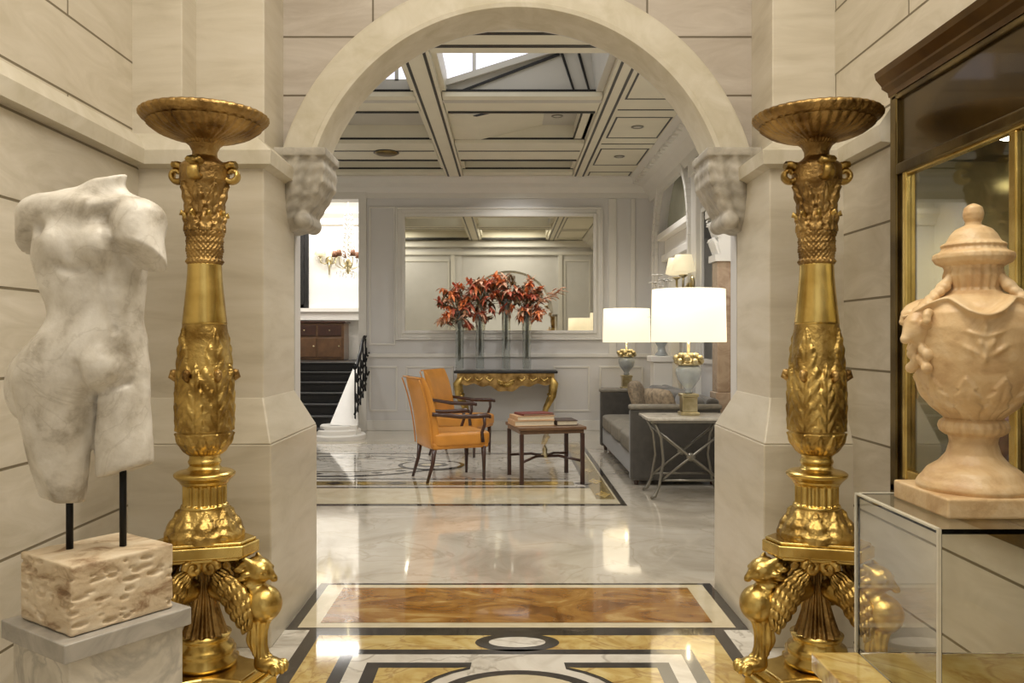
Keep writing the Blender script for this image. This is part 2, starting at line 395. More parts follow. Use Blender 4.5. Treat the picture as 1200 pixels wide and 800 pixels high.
# ------------------------------------------------------------------ dimensions
XC = .045                       # axis of the arch
XL, XR = -1.78, 1.62            # side walls of the foyer
ZS = 2.085                      # arch springing
RI, RO = 1.105, 1.294
HX0, HX1 = -5.2, 2.3            # hall
YB = 13.0                       # hall back wall
ZB = 3.99                       # underside of hall beams

def struct(name, mb, mats, **k):
    o = mb.build(name, mats, **k); return tag(o, None, None, None, 'structure')

# ------------------------------------------------------------------ floor
fl = MB(); FM = ['floor', 'black', 'ivory', 'siena', 'onyx', 'cream', 'olive']
def fbox(x0, x1, y0, y1, mat, lay):
    fl.mi = FM.index(mat); z = .0012 * lay
    fl.add([(x0, y0, z), (x1, y0, z), (x1, y1, z), (x0, y1, z)], [(0, 1, 2, 3)])
def fpoly(pts, mat, lay):
    fl.mi = FM.index(mat); z = .0012 * lay
    fl.add([(x, y, z) for x, y in pts], [tuple(range(len(pts)))])
def fell(cx, cy, rx, ry, mat, lay, n=48):
    fpoly([(cx + rx * math.cos(2 * PI * k / n), cy + ry * math.sin(2 * PI * k / n)) for k in range(n)], mat, lay)
fl.box(HX0 - .2, HX1 + .6, -2.5, 17.4, -.1, 0)
# threshold panel between the piers
fbox(XC - 1.153, XC + 1.155, 4.08, 4.86, 'black', 1)
fbox(XC - 1.10, XC + 1.10, 4.11, 4.825, 'cream', 2)
fbox(XC - 1.0, XC + 1.0, 4.18, 4.765, 'onyx', 3)
# foreground mosaic carpet
fbox(XC - 1.3, XC + 1.3, .6, 4.08, 'ivory', 1)
fbox(XC - 1.03, XC + 1.03, .8, 4.08, 'black', 2)
fbox(XC - .965, XC + .965, .86, 4.0, 'siena', 3)
fell(XC, 3.905, .20, .115, 'black', 4); fell(XC, 3.905, .135, .066, 'ivory', 5)
fbox(XC - .81, XC + .81, 1.05, 3.815, 'black', 4)
fbox(XC - .75, XC + .75, 1.11, 3.752, 'ivory', 5)
def corner(sx, lay):
    for g, mat in ((0, 'black'), (.062, 'siena')):
        pts = [(.673 - g, 3.654 - g), (.206 + g, 3.654 - g)]
        for k in range(9):
            a = math.radians(100 - k * 10)
            pts.append((.42 * math.cos(math.radians(60 - k * 12)) * (1.0 + g * .9), 3.27 + .36 * math.sin(math.radians(60 - k * 12)) * (1 + g * .9)))
        pts += [(.206 + g, 2.8 + g), (.673 - g, 2.8 + g)]
        fpoly([(XC + sx * x, y) for x, y in pts], mat, lay); lay += 1
corner(-1, 6); corner(1, 6)
fell(XC, 3.27, .36, .30, 'black', 6); fell(XC, 3.27, .30, .25, 'cream', 7)
# inlaid carpet of the hall
hx0, hx1, hy0, hy1 = -4.6, 1.04, 7.12, 11.6
fbox(hx0, hx1, hy0, hy1, 'black', 1)
fbox(hx0 + .05, hx1 - .05, hy0 + .07, hy1 - .05, 'cream', 2)
fbox(hx0 + .16, hx1 - .06, hy0 + .10, hy1 - .16, 'cream', 3)
fbox(.80, .97, 7.4, hy1 - .2, 'olive', 4)
for k in range(6): fell(.885, 7.62 + k * .7, .07, .16, 'siena', 5, 4)
fbox(hx0 + .3, .80, 7.95, hy1 - .3, 'black', 4)
fbox(hx0 + .34, .76, 8.0, hy1 - .34, 'ivory', 5)
fbox(hx0 + .44, .66, 8.08, 8.30, 'olive', 6)
for k in range(16): fell(hx0 + .7 + k * .31, 8.19, .10, .085, ('siena', 'black')[k % 2], 7, 4)
fbox(hx0 + .5, .6, 8.42, 8.47, 'black', 6); fbox(hx0 + .5, .6, 10.3, 10.36, 'black', 6)
for cx in (-1.62, -4.1):
    fell(cx - .25, 9.35, 1.12, .78, 'black', 7); fell(cx - .25, 9.35, 1.05, .72, 'ivory', 8)
    fell(cx - .25, 9.35, .80, .50, 'olive', 9); fell(cx - .25, 9.35, .76, .47, 'ivory', 10)
    for k in range(18):
        a = 2 * PI * k / 18
        fell(cx - .25 + .92 * math.cos(a), 9.35 + .61 * math.sin(a), .07, .055, 'black', 9, 4)
    fell(cx + .75, 9.35, .38, .34, 'black', 11); fell(cx + .75, 9.35, .33, .28, 'ivory', 12)
    fell(cx + .75, 9.35, .2, .17, 'black', 13, 8); fell(cx + .75, 9.35, .12, .10, 'cream', 14)
struct('floor', fl, [M[k] for k in FM], fixn=False)

# ------------------------------------------------------------------ foyer shell
def stringcourse(mb, pts, z0=2.28):
    pass
b = MB()
b.box(XL - .3, XL, -2.5, 4.5, 0, 2.36)
struct('wall_left', b, M['wall_l'])
b = MB(); b.box(XL - .3, XL - .03, -2.5, 4.5, 2.40, 4.6)
struct('wall_upper_left', b, M['wall_u'])
# right wall with the display recess cut in it
CY0, CY1, CZ0, CZ1 = .75, 3.29, .90, 2.146
b = MB()
b.box(XR, XR + .6, 3.40, 4.5, 0, 2.36); b.box(XR, XR + .6, .6, 3.40, 0, .82); b.box(XR, XR + .6, -2.5, .6, 0, 2.36)
struct('wall_right', b, M['wall_r'])
b = MB(); b.box(XR + .03, XR + .6, -2.5, 4.5, 2.56, 4.6); b.box(XR + .03, XR + .6, 3.45, 4.5, 2.36, 2.56)
struct('wall_upper_right', b, M['wall_u'])

# string course along both side walls and round the piers: sloped weathering over a plain fascia
def course(o0, o1, axis, side, name, a, b_):
    """profile on a wall plane at coordinate o0; side = direction it stands out"""
    prof = [(0, 2.28), (.045, 2.285), (.05, 2.355), (0.0, 2.43), (-.05, 2.44), (-.05, 2.28)]
    mb = MB()
    if axis == 'y': mb.prism([(o0 + side * d, z) for d, z in prof], a, b_, 'y')
    else: mb.prism([(o0 + side * d, z) for d, z in prof], a, b_, 'x')
    return struct(name, mb, M['arch'])
course(XL, None, 'y', 1, 'trim_1', -2.5, 3.95)
course(XR, None, 'y', -1, 'trim_2', 3.46, 3.95)

# piers either side of the arch
def pier(side, name):
    if side < 0: jx, dx, ux, wall = -1.177, -1.109, -1.227, XL - .2
    else: jx, dx, ux, wall = 1.263, 1.200, 1.334, XR + .2
    lo = lambda x: (min(x, wall), max(x, wall))
    b = MB(); a = lo(jx); b.box(a[0], a[1], 3.95, 4.52, 1.0, 2.30)
    ax = lo(ux); ox = lo(jx - side * .03)
    b.box(ax[0], ax[1], 4.13, 4.60, 2.30, 4.6)
    if side < 0: b.box(wall, -1.57, 3.95, 4.3, 2.30, 4.6)
    struct('wall_pier_' + name, b, M['pier'], bevel=.006)
    d = MB(); dl = lo(dx)
    d.box(dl[0], dl[1], 3.84, 4.76, 0, .955)
    d.frustum((dl[0], dl[1], 3.84, 4.76), .955, (a[0], a[1], 3.95, 4.52), 1.17)
    struct('baseboard_pier_' + name, d, M['dado'], bevel=.008)
    # the pier's own string course: front and jamb
    c = MB()
    f0, f1 = 3.95, 4.52
    def rect(off): 
        if side < 0: return (wall, jx + off, f0 - off, f1)
        return (jx - off, wall, f0 - off, f1)
    zs = [(0.0, 2.27), (.045, 2.285), (.05, 2.35)]
    for (o0, z0), (o1, z1) in zip(zs, zs[1:]): c.frustum(rect(o0), z0, rect(o1), z1)
    top = (wall, ux, 3.95, 4.5) if side < 0 else (ux, wall, 4.13, 4.5)
    c.frustum(rect(.05), 2.35, top, 2.44)
    struct('trim_pier_' + name, c, M['arch'])
pier(-1, 'left'); pier(1, 'right')

# arch wall with its semicircular opening
def arch_sheet(mb, u0, u1, z0, z1, uc, zc, r, t0, t1, axis='y', n=56):
    """wall slab u0..u1, z0..z1, with an arched hole of radius r springing at zc; t0..t1 thickness"""
    def mk(u, z, t): return (u, t, z) if axis == 'y' else (t, u, z)
    arc = [(uc + r * math.cos(PI - PI * k / n), zc + r * math.sin(PI - PI * k / n)) for k in range(n + 1)]
    for t in (t0, t1):
        vs = []; fs = []
        for (u, z) in arc: vs += [mk(u, z, t), mk(u, z1, t)]
        for k in range(n): fs.append((2 * k, 2 * k + 1, 2 * k + 3, 2 * k + 2))
        mb.add(vs, fs)
        if uc - r > u0 + 1e-4: mb.add([mk(u0, z0, t), mk(uc - r, z0, t), mk(uc - r, z1, t), mk(u0, z1, t)], [(0, 1, 2, 3)])
        if uc + r < u1 - 1e-4: mb.add([mk(uc + r, z0, t), mk(u1, z0, t), mk(u1, z1, t), mk(uc + r, z1, t)], [(0, 1, 2, 3)])
    vs = []; 
    for (u, z) in [(uc - r, z0)] + arc + [(uc + r, z0)]: vs += [mk(u, z, t0), mk(u, z, t1)]
    mb.add(vs, [(2 * k, 2 * k + 1, 2 * k + 3, 2 * k + 2) for k in range(n + 2)])
b = MB(); arch_sheet(b, XL - .2, XR + .2, ZS, 4.6, XC, ZS, RI + .02, 4.48, 4.60)
struct('wall_arch', b, M['wall_a'])
# arch ring (archivolt) with a small roll on its inner edge
b = MB(); n = 72
prof = [(RO, 4.50), (RO, 4.345), (RO - .02, 4.33), (RI + .05, 4.33), (RI + .035, 4.318), (RI + .012, 4.322), (RI, 4.345), (RI, 4.61), (RI + .1, 4.62)]
def ringp(u, v):
    k = v * (len(prof) - 1); i = min(int(k), len(prof) - 2); f = k - i
    r = prof[i][0] * (1 - f) + prof[i + 1][0] * f; y = prof[i][1] * (1 - f) + prof[i + 1][1] * f
    a = math.radians(164 - 148 * u)
    return (XC + r * math.cos(a), y, ZS + r * math.sin(a))
b.grid(ringp, n, len(prof))
struct('trim_archivolt', b, M['arch'], smooth='auto')
# carved corbels carrying the arch
def corbel(side):
    def f(P):
        x = (P[..., 0] - XC) * side; z = P[..., 2]; y = P[..., 1]
        # profile: inner face as a function of height
        zz = np.array([1.98, 2.05, 2.10, 2.16, 2.22, 2.28, 2.36, 2.42, 2.47]); ix = np.array([1.30, 1.17, 1.125, 1.085, 1.05, 1.018, 1.01, 1.02, 1.03])
        inn = np.interp(z, zz, ix)
        ph = (y - 4.46) * 2 * PI / .105
        leaf = .005 * np.cos(ph) * np.clip((2.44 - z) / .15, 0, 1) + .0025 * np.sin(z * 95 + 2.2 * np.abs(np.sin(ph / 2)))
        d = smax(inn + leaf - x, x - 1.29, .01)
        pf = (x - 1.15 + .25 * (z - 2.25)) * 2 * PI / .085
        face = 4.312 + .008 * np.cos(pf) + .0025 * np.sin(z * 95 + 2.2 * np.abs(np.sin(pf / 2))) + np.interp(z, [2.0, 2.1, 2.25, 2.4], [.14, .06, .012, .0])
        d = smax(d, face - y, .015); d = smax(d, y - 4.64, .01)
        d = smax(d, z - 2.43, .008); d = smax(d, 2.03 - z, .02)
        ab = smax(smax(np.abs(z - 2.435) - .022, smax(1.0 - x, x - 1.292, .004), .005), smax(4.295 - y, y - 4.645, .004), .005)
        d = np.minimum(d * .8, ab)
        vol = np.minimum(sd_cap(np.stack([x, y, z], -1), (1.14, 4.36, 2.08), (1.14, 4.62, 2.08), .045), 9)
        return smin(d, vol, .02)
    lo = (XC + min(side * .95, side * 1.33), 4.25, 1.99); hi = (XC + max(side * .95, side * 1.33), 4.68, 2.50)
    o = net_obj('trim_corbel_' + ('left' if side < 0 else 'right'), M['corbel'], f, lo, hi, .008)
    tag(o, None, None, None, 'structure')
corbel(-1); corbel(1)
b = MB(); b.box(XL - .3, XR + .6, -2.5, 4.6, 4.55, 4.7)
struct('ceiling_foyer', b, M['ceil'])

def molding(mb, u0, u1, z0, z1, w, d, t, axis='y', sgn=-1):
    """picture-frame moulding on a wall plane at t, standing out by d"""
    def bx(a, b_, c, e):
        lo, hi = sorted((t, t + sgn * d))
        if axis == 'y': mb.box(a, b_, lo, hi, c, e)
        else: mb.box(lo, hi, a, b_, c, e)
    bx(u0, u1, z0, z0 + w); bx(u0, u1, z1 - w, z1); bx(u0, u0 + w, z0 + w, z1 - w); bx(u1 - w, u1, z0 + w, z1 - w)
# ------------------------------------------------------------------ hall shell
b = MB()
b.box(HX0, -1.20, 4.62, 4.74, 0, 4.95); b.box(1.29, HX1, 4.62, 4.74, 0, 4.95)
arch_sheet(b, -1.25, 1.34, ZS, 4.95, XC, ZS, RI + .03, 4.62, 4.70)
struct('wall_hall_front', b, M['hall'])
b = MB()
for a, c in ((-4.9, -3.4), (-3.1, -1.5), (1.45, 2.15)): molding(b, a, c, 1.5, 3.5, .05, .025, 4.74, 'y', 1)
b.box(HX0, -1.3, 4.74, 4.78, 1.2, 1.28); b.box(HX0, HX1, 4.74, 4.80, 3.62, 3.70); b.box(HX0, HX1, 4.74, 4.86, 3.82, 3.98)
for x in (-1.42, 1.36): b.box(x - .05, x + .05, 4.74, 4.79, 0, 3.62)
struct('trim_hall_front', b, M['hallt'], bevel=.006)
b = MB(); b.box(HX0 - .2, HX0, 4.62, YB, 0, 4.95)
struct('wall_hall_left', b, M['hall'])
# back wall: solid right of the stair opening
OX = -2.34; OZ = 3.68
b = MB(); b.box(OX, HX1 + .4, YB, YB + .25, 0, 4.95); b.box(HX0, OX, YB, YB + .25, OZ, 4.95)
struct('wall_hall_back', b, M['hall'])
b = MB()
b.box(OX, HX1, YB - .035, YB, 1.16, 1.22); b.box(OX, HX1, YB - .02, YB, 0, .16)
for a, c in ((-1.62, -.86), (.72, 1.30), (1.45, 2.15), (-2.2, -1.75)): molding(b, a, c, .30, 1.02, .03, .015, YB)
molding(b, -2.2, -1.78, 1.35, 3.55, .03, .015, YB)
b.box(1.60, 1.72, YB - .025, YB, 1.22, 3.67); b.box(1.95, 2.02, YB - .025, YB, 1.22, 3.67)
struct('trim_wainscot', b, M['hallt'], bevel=.006)
b = MB()
b.prism([(YB, 3.68), (YB - .03, 3.68), (YB - .03, 3.76), (YB - .10, 3.84), (YB - .11, 3.90), (YB - .2, 3.97), (YB - .2, 4.0), (YB, 4.0)], HX0, HX1, 'x')
struct('trim_crown', b, M['hallt'])
b = MB()
b.box(OX - .02, OX + .10, YB - .04, YB + .27, 0, OZ - .02); b.box(HX0, OX + .10, YB - .04, YB + .27, OZ - .02, OZ + .1)
struct('trim_stair_opening', b, M['hallt'])

# hall right wall: arched bay with lunette over an entablature, then a dark bay and pilasters
AYc, AR, AZ = 11.4, 1.10, 2.74
b = MB(); arch_sheet(b, 9.62, YB, 0, 4.95, AYc, AZ, AR, HX1, HX1 + .4, 'x')
b.box(HX1, HX1 + .4, 4.6, 8.75, 0, 4.95); b.box(HX1, HX1 + .4, 8.75, 9.62, 2.95, 4.95); b.box(HX1, HX1 + .4, 8.75, 9.62, 0, 1.2)
struct('wall_hall_right', b, M['hall'])
b = MB(); nn = 40
for r0, r1, d in ((AR + .02, AR + .17, .05), (AR + .12, AR + .19, .08)):
    pts = [(AYc + r1 * math.cos(PI * k / nn), AZ + r1 * math.sin(PI * k / nn)) for k in range(nn + 1)]
    inn = [(AYc + r0 * math.cos(PI * k / nn), AZ + r0 * math.sin(PI * k / nn)) for k in range(nn + 1)]
    for k in range(nn): b.prism([pts[k], pts[k + 1], inn[k + 1], inn[k]], HX1 - d, HX1, 'x')
    for s in (-1, 1): b.box(HX1 - d, HX1, min(AYc + s * r0, AYc + s * r1), max(AYc + s * r0, AYc + s * r1), 0, AZ)
b.box(HX1 - .07, HX1, 9.72, 9.98, 0, 3.55)
b.box(HX1 - .10, HX1, 9.68, 10.02, 3.42, 3.6)
struct('trim_niche_surround', b, M['hallt'], bevel=.008)
b = MB()
b.box(HX1 + .04, HX1 + .4, 10.31, 12.49, 2.62, 2.72); b.box(HX1 - .03, HX1 + .4, 10.31, 12.49, 2.94, 3.03); b.box(HX1 + .09, HX1 + .4, 10.31, 12.49, 2.72, 2.94)
struct('trim_entablature', b, M['white'], bevel=.01)
b = MB(); b.box(HX1 + .12, HX1 + .40, 10.2, 12.6, 3.0, 3.9)
struct('window_2', b, M['lunette'])
b = MB(); b.box(HX1 + .14, HX1 + .40, 10.2, 12.6, 0, 2.7); molding(b, 10.5, 11.3, .3, 2.5, .05, .03, HX1 + .14, 'x', -1); molding(b, 11.5, 12.3, .3, 2.5, .05, .03, HX1 + .14, 'x', -1)
struct('door_1', b, M['hallt'])
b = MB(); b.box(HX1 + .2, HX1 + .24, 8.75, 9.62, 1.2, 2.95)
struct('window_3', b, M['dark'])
b = MB(); molding(b, 8.72, 9.65, 1.17, 2.98, .05, .03, HX1, 'x', -1)
struct('trim_dark_bay', b, M['hallt'])
# cove between right wall and coffers
b = MB(); b.prism([(HX1, 3.62), (HX1 - .05, 3.62), (HX1 - .08, 3.72), (HX1 - .18, 3.84), (HX1 - .33, 3.93), (HX1 - .38, 3.995), (HX1 - .38, 4.2), (HX1, 4.2)], 4.7, YB, 'y')
for k in range(40): b.box(HX1 - .33, HX1 - .22, 5.0 + k * .2, 5.1 + k * .2, 3.885, 3.92)
struct('trim_cove', b, M['hallt'])

# ------------------------------------------------------------------ coffered ceiling
b = MB(); FMc = [M['ceil'], M['ebony'], M['ceilg']]
# long beams
for xc, w in ((-.835, .27), (1.115, .21)):
    b.mi = 0; b.box(xc - w / 2, xc + w / 2, 4.74, YB, ZB, 4.3)
    b.box(xc - w / 2 - .05, xc + w / 2 + .05, 4.74, YB, 4.06, 4.3)
    b.mi = 1
    for s in (-1, 1): b.box(xc + s * (w / 2 - .045) - .014, xc + s * (w / 2 - .045) + .014, 4.74, YB - .05, ZB - .004, ZB)
# cross beams in the centre and left bays
for y0, y1 in ((4.74, 5.0), (6.72, 7.32), (8.62, 9.22), (10.69, 11.70), (12.55, 13.0)):
    for x0, x1 in ((HX0, -.98), (-.69, 1.0)):
        b.mi = 0; b.box(x0, x1, y0, y1, ZB + .012, 4.05 if y0 == 8.62 else 4.3)
        b.mi = 1
        if y0 == 6.72: b.box(x0 + .02, x1 - .02, 7.11, 7.17, ZB + .006, ZB + .012); b.box(x0 + .02, x1 - .02, 6.82, 6.87, ZB + .006, ZB + .012)
        else: b.box(x0 + .02, x1 - .02, y1 - .035, y1 + .004, ZB - .004, ZB + .05)
        b.box(x0, x1, y0 - .004, y0 + .006, 4.05, 4.075)
        if y1 - y0 > .8: b.box(x0 + .02, x1 - .02, y0 + .42, y0 + .46, ZB + .007, ZB + .012)
# recess lids
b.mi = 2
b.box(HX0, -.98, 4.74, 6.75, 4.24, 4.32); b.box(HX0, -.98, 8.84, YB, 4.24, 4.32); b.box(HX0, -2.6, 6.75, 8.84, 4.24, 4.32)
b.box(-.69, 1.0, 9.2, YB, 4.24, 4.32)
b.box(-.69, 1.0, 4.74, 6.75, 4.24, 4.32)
# right bay: flat panels outlined in black
b.mi = 0; b.box(1.2, HX1 - .36, 4.74, YB, 4.0, 4.3)
b.mi = 1
def outline(x0, x1, y0, y1, z, w=.022):
    b.box(x0, x1, y0, y0 + w, z - .004, z); b.box(x0, x1, y1 - w, y1, z - .004, z)
    b.box(x0, x0 + w, y0 + w, y1 - w, z - .004, z); b.box(x1 - w, x1, y0 + w, y1 - w, z - .004, z)
for y0, y1 in ((5.2, 6.6), (6.9, 8.72), (9.42, 10.40), (10.98, 12.02), (12.5, 12.9)): outline(1.245, 1.90, y0, y1, 4.0)
for yy in (6.75, 9.12, 10.72): b.box(1.2, 1.93, yy - .015, yy + .015, 3.996, 4.0)
# centre panels at the far end
outline(-.60, .93, 11.75, 12.5, 4.24); 
# coffer 2: sloped boards
b.mi = 0
b.prism([(-.69, 4.05), (-.35, 4.05), (.45, 4.24), (-.69, 4.24)], 9.5, 10.69, 'y')
b.mi = 1; b.prism([(-.40, 4.035), (-.36, 4.03), (.45, 4.222), (.42, 4.235)], 9.48, 9.52, 'y')
b.mi = 0; b.box(.86, 1.0, 9.22, 10.69, 4.06, 4.24)
b.mi = 1; b.box(.85, .87, 9.3, 10.69, 4.06, 4.08)
# left coffers: stepped boards
b.mi = 0
for y0, y1, z in ((9.24, 9.6, 4.12), (9.24, 9.42, 4.07), (9.24, 9.3, 4.2)): b.box(HX0, -.98, y0, y1, z, 4.26)
b.mi = 1
for yy, z in ((9.78, 4.225),): b.box(HX0, -.98, yy, yy + .04, z, z + .02)
# lantern over the near centre coffer
b.mi = 2
b.box(-2.7, 1.3, 6.6, 9.0, 5.0, 5.1); b.box(-2.7, -2.6, 6.6, 9.0, 4.0, 5.0); b.box(1.2, 1.3, 6.6, 9.0, 4.3, 5.0); b.box(-2.6, 1.2, 6.6, 6.7, 4.3, 5.0)
b.box(-2.6, 1.2, 8.76, 8.86, 4.62, 5.0); b.box(.46, 1.2, 8.76, 8.86, 4.21, 4.62); b.box(-2.6, 1.2, 8.76, 8.86, 4.0, 4.21)
b.box(-2.6, -.72, 8.74, 8.76, 4.06, 4.13)
# raking gable panel of the lantern
b.prism([(-.62, 4.05), (-.62, 4.17), (.62, 4.57), (.62, 4.66), (1.0, 4.66), (1.0, 4.05)], 8.70, 8.75, 'y')
b.prism([(-.95, 4.12), (-.62, 4.20), (.66, 4.60), (.66, 4.53), (-.62, 4.135), (-.95, 4.07)], 8.64, 8.70, 'y')
b.mi = 1
b.prism([(-.50, 4.085), (-.44, 4.085), (.55, 4.455), (.55, 4.485)], 8.675, 8.70, 'y')
for x0, x1 in ((.56, .70), (.74, .86)): b.prism([(x0, 4.48), (x0 + .028, 4.48), (x1 + .02, 4.06), (x1, 4.06)], 8.68, 8.70, 'y')
b.mi = 2; b.prism([(.93, 4.05), (1.0, 4.05), (1.0, 4.7), (.86, 4.7)], 7.35, 8.70, 'y')
b.mi = 1; b.prism([(-.95, 4.245), (-.93, 4.245), (-.93, 4.26), (-.95, 4.26)], 8.74, 8.75, 'y')
struct('ceiling', b, FMc)
# left bay roof opening under the lantern stays closed; lantern glazing
w = MB()
for x0 in (-2.0, -1.17, -.35): w.box(x0, x0 + .79, 8.80, 8.815, 4.225, 4.60)
struct('window_1', w, M['sky'])
w = MB()
for x0 in (-2.04, -1.21, -.38, .44): w.box(x0, x0 + .04, 8.77, 8.83, 4.21, 4.62)
w.box(-2.0, .44, 8.77, 8.83, 4.205, 4.23); w.box(-2.0, .44, 8.77, 8.83, 4.595, 4.63)
struct('trim_window', w, M['ceilg'])

# downlights
def downlight(x, y, z, label):
    t = thing('downlight', label, 'ceiling light', (x, y, z), 0, 'recessed downlights of the hall ceiling')
    q = MB(); q.lathe([(.075, 0), (.075, -.008), (.055, -.012), (.05, -.004), (.05, 0)], 24); q.build('trim_ring', M['steel'], t, True)
    q = MB(); q.lathe([(.048, -.001), (.048, -.005)], 20); q.build('lens', M['ceilg'], t)
    return t
downlight(1.56, 9.85, 4.0, 'small round downlight in the nearer black outlined panel of the right bay')
downlight(1.56, 11.45, 4.0, 'small round downlight in the far black outlined panel of the right bay')
downlight(.62, 10.25, 4.24, 'small round downlight in the middle coffer beyond the lantern')
downlight(.18, 12.1, 4.24, 'small round downlight in the shallow middle panel by the back wall')
downlight(-1.72, 11.95, 4.24, 'small round downlight in the left panel next to back wall')
t = thing('ceiling_speaker', 'dark round ceiling speaker on the left bay above the stairs', 'speaker', (-1.66, 11.2, ZB + .012))
q = MB(); q.lathe([(.16, 0), (.16, -.02), (.13, -.035), (.02, -.04)], 28); q.build('grille', M['bronze'], t, True)
q = MB(); q.lathe([(.17, 0), (.175, -.012), (.16, -.012)], 28); q.build('rim', M['ebony'], t, True)

# ------------------------------------------------------------------ stair hall beyond the back wall
b = MB()
b.box(HX0 - .3, OX + .3, 16.2, 16.4, 0, 4.9)
b.box(HX0 - .3, HX0, YB, 16.2, 0, 4.9); b.box(OX + .25, OX + .35, YB + .25, 16.2, 0, 4.9)
struct('wall_stair', b, M['white'])
b = MB(); b.box(HX0 - .3, OX + .35, YB + .25, 16.4, 4.3, 4.4)
struct('ceiling_stair', b, M['white'])
b = MB(); b.prism([(16.2, 3.70), (16.14, 3.70), (16.08, 3.82), (15.98, 3.9), (15.98, 4.0), (16.2, 4.0)], HX0, OX + .25, 'x')
b.box(HX0, OX + .25, 16.0, 16.2, 1.82, 2.03)
b.box(HX0, OX + .25, 15.95, 16.2, 1.98, 2.05)
struct('trim_stair', b, M['white'])
b = MB(); b.box(-4.28, -4.02, 16.15, 16.2, 2.05, 3.58); molding(b, -4.4, -3.93, 2.05, 3.66, .08, .05, 16.2)
struct('door_2', b, M['ebony'])
st = thing('staircase', 'short flight of black steps with a white side wall rising to a landing', 'stairs', (-2.6, 11.8, 0))
for k in range(7):
    q = MB(); y0 = .36 * k; x0 = -2.3
    q.mi = 0; q.box(x0, 0, y0, (2.5 if k < 6 else 4.3), .15 * k, .15 * k + .12)
    q.mi = 0; q.box(x0, .02, y0 - .03, (y0 + .4 if k < 6 else 4.3), .15 * k + .12, .15 * k + .15)
    if k < 6: pass
    q.build('step', [M['ebony']], st, bevel=.006)
q = MB()
def strg(u, v):
    return (0, 0, 0)
pts = [(0, 0), (-.05, .16)]
prof = [(-.02, 0), (-.02, .15)]
for k in range(7):
    prof += [(.36 * k - .02, .15 * (k + 1)), (.36 * (k + 1) - .02, .15 * (k + 1))]
prof += [(4.3, 1.05), (4.3, 0)]
clean = [prof[0]]
for p in prof[1:]:
    if abs(p[0] - clean[-1][0]) + abs(p[1] - clean[-1][1]) > 1e-5: clean.append(p)
q.prism(clean, .025, .10, 'x')
# white wall of the flight, swept out at its foot over low curtail steps
def sweep(u, v):
    y = .02 + 2.7 * u; wdt = .20 + .22 * math.exp(-(y / .8) ** 2)
    zt_ = min(.20 + .42 * y, 1.30)
    if v < .5: return (.03 + (wdt - .03) * (v / .5), y, zt_ - .06 * (v / .5) ** 3)
    return (wdt, y, (zt_ - .06) * (1 - (v - .5) / .5))
q.grid(sweep, 30, 21)
q.prism([(.03, .02), (.42, .02), (.42, .14), (.03, .2)], 0, .2, 'z')
for r_, h_ in ((.40, .07), (.33, .14), (.26, .20)): q.lathe([(0, 0), (r_, 0), (r_, h_ - .015), (r_ - .015, h_), (0, h_)], 40, (.12, .18, 0), cap=False)
q.build('side_wall', M['white'], st, 'auto')
# iron balustrade
t = thing('balustrade', 'black wrought iron balustrade with scrolls along the white stair wall', 'railing', (-2.30, 12.1, .28))
q = MB()
rail = [(.05 + .02 * math.sin(k * .7), -.06 + .12 * k, .80 + .052 * k if k > 1 else .74 + .04 * k) for k in range(17)]
q.tube(rail, .028, 8); q.build('handrail', M['iron'], t, True)
q = MB(); q.tube([(.05, -.06 + .12 * k, .06 + .05 * k) for k in range(17)], .016, 6); q.build('bottom_rail', M['iron'], t, True)
for k in range(9):
    q = MB(); y = -.02 + .22 * k; zb = .06 + .05 * (y + .06) / .12; zt = zb + .73
    q.tube([(.05, y, zb - .10), (.05, y, zt)], .012, 6)
    for c0 in (.2, .5):
        sp = [(.05 + .004 * a, y + (.10 - .006 * a) * math.cos(a * .5) * .8, zb + c0 + (.10 - .006 * a) * math.sin(a * .5)) for a in range(0, 15)]
        q.tube(sp, .013, 6)
    q.build('baluster', M['iron'], t, True)
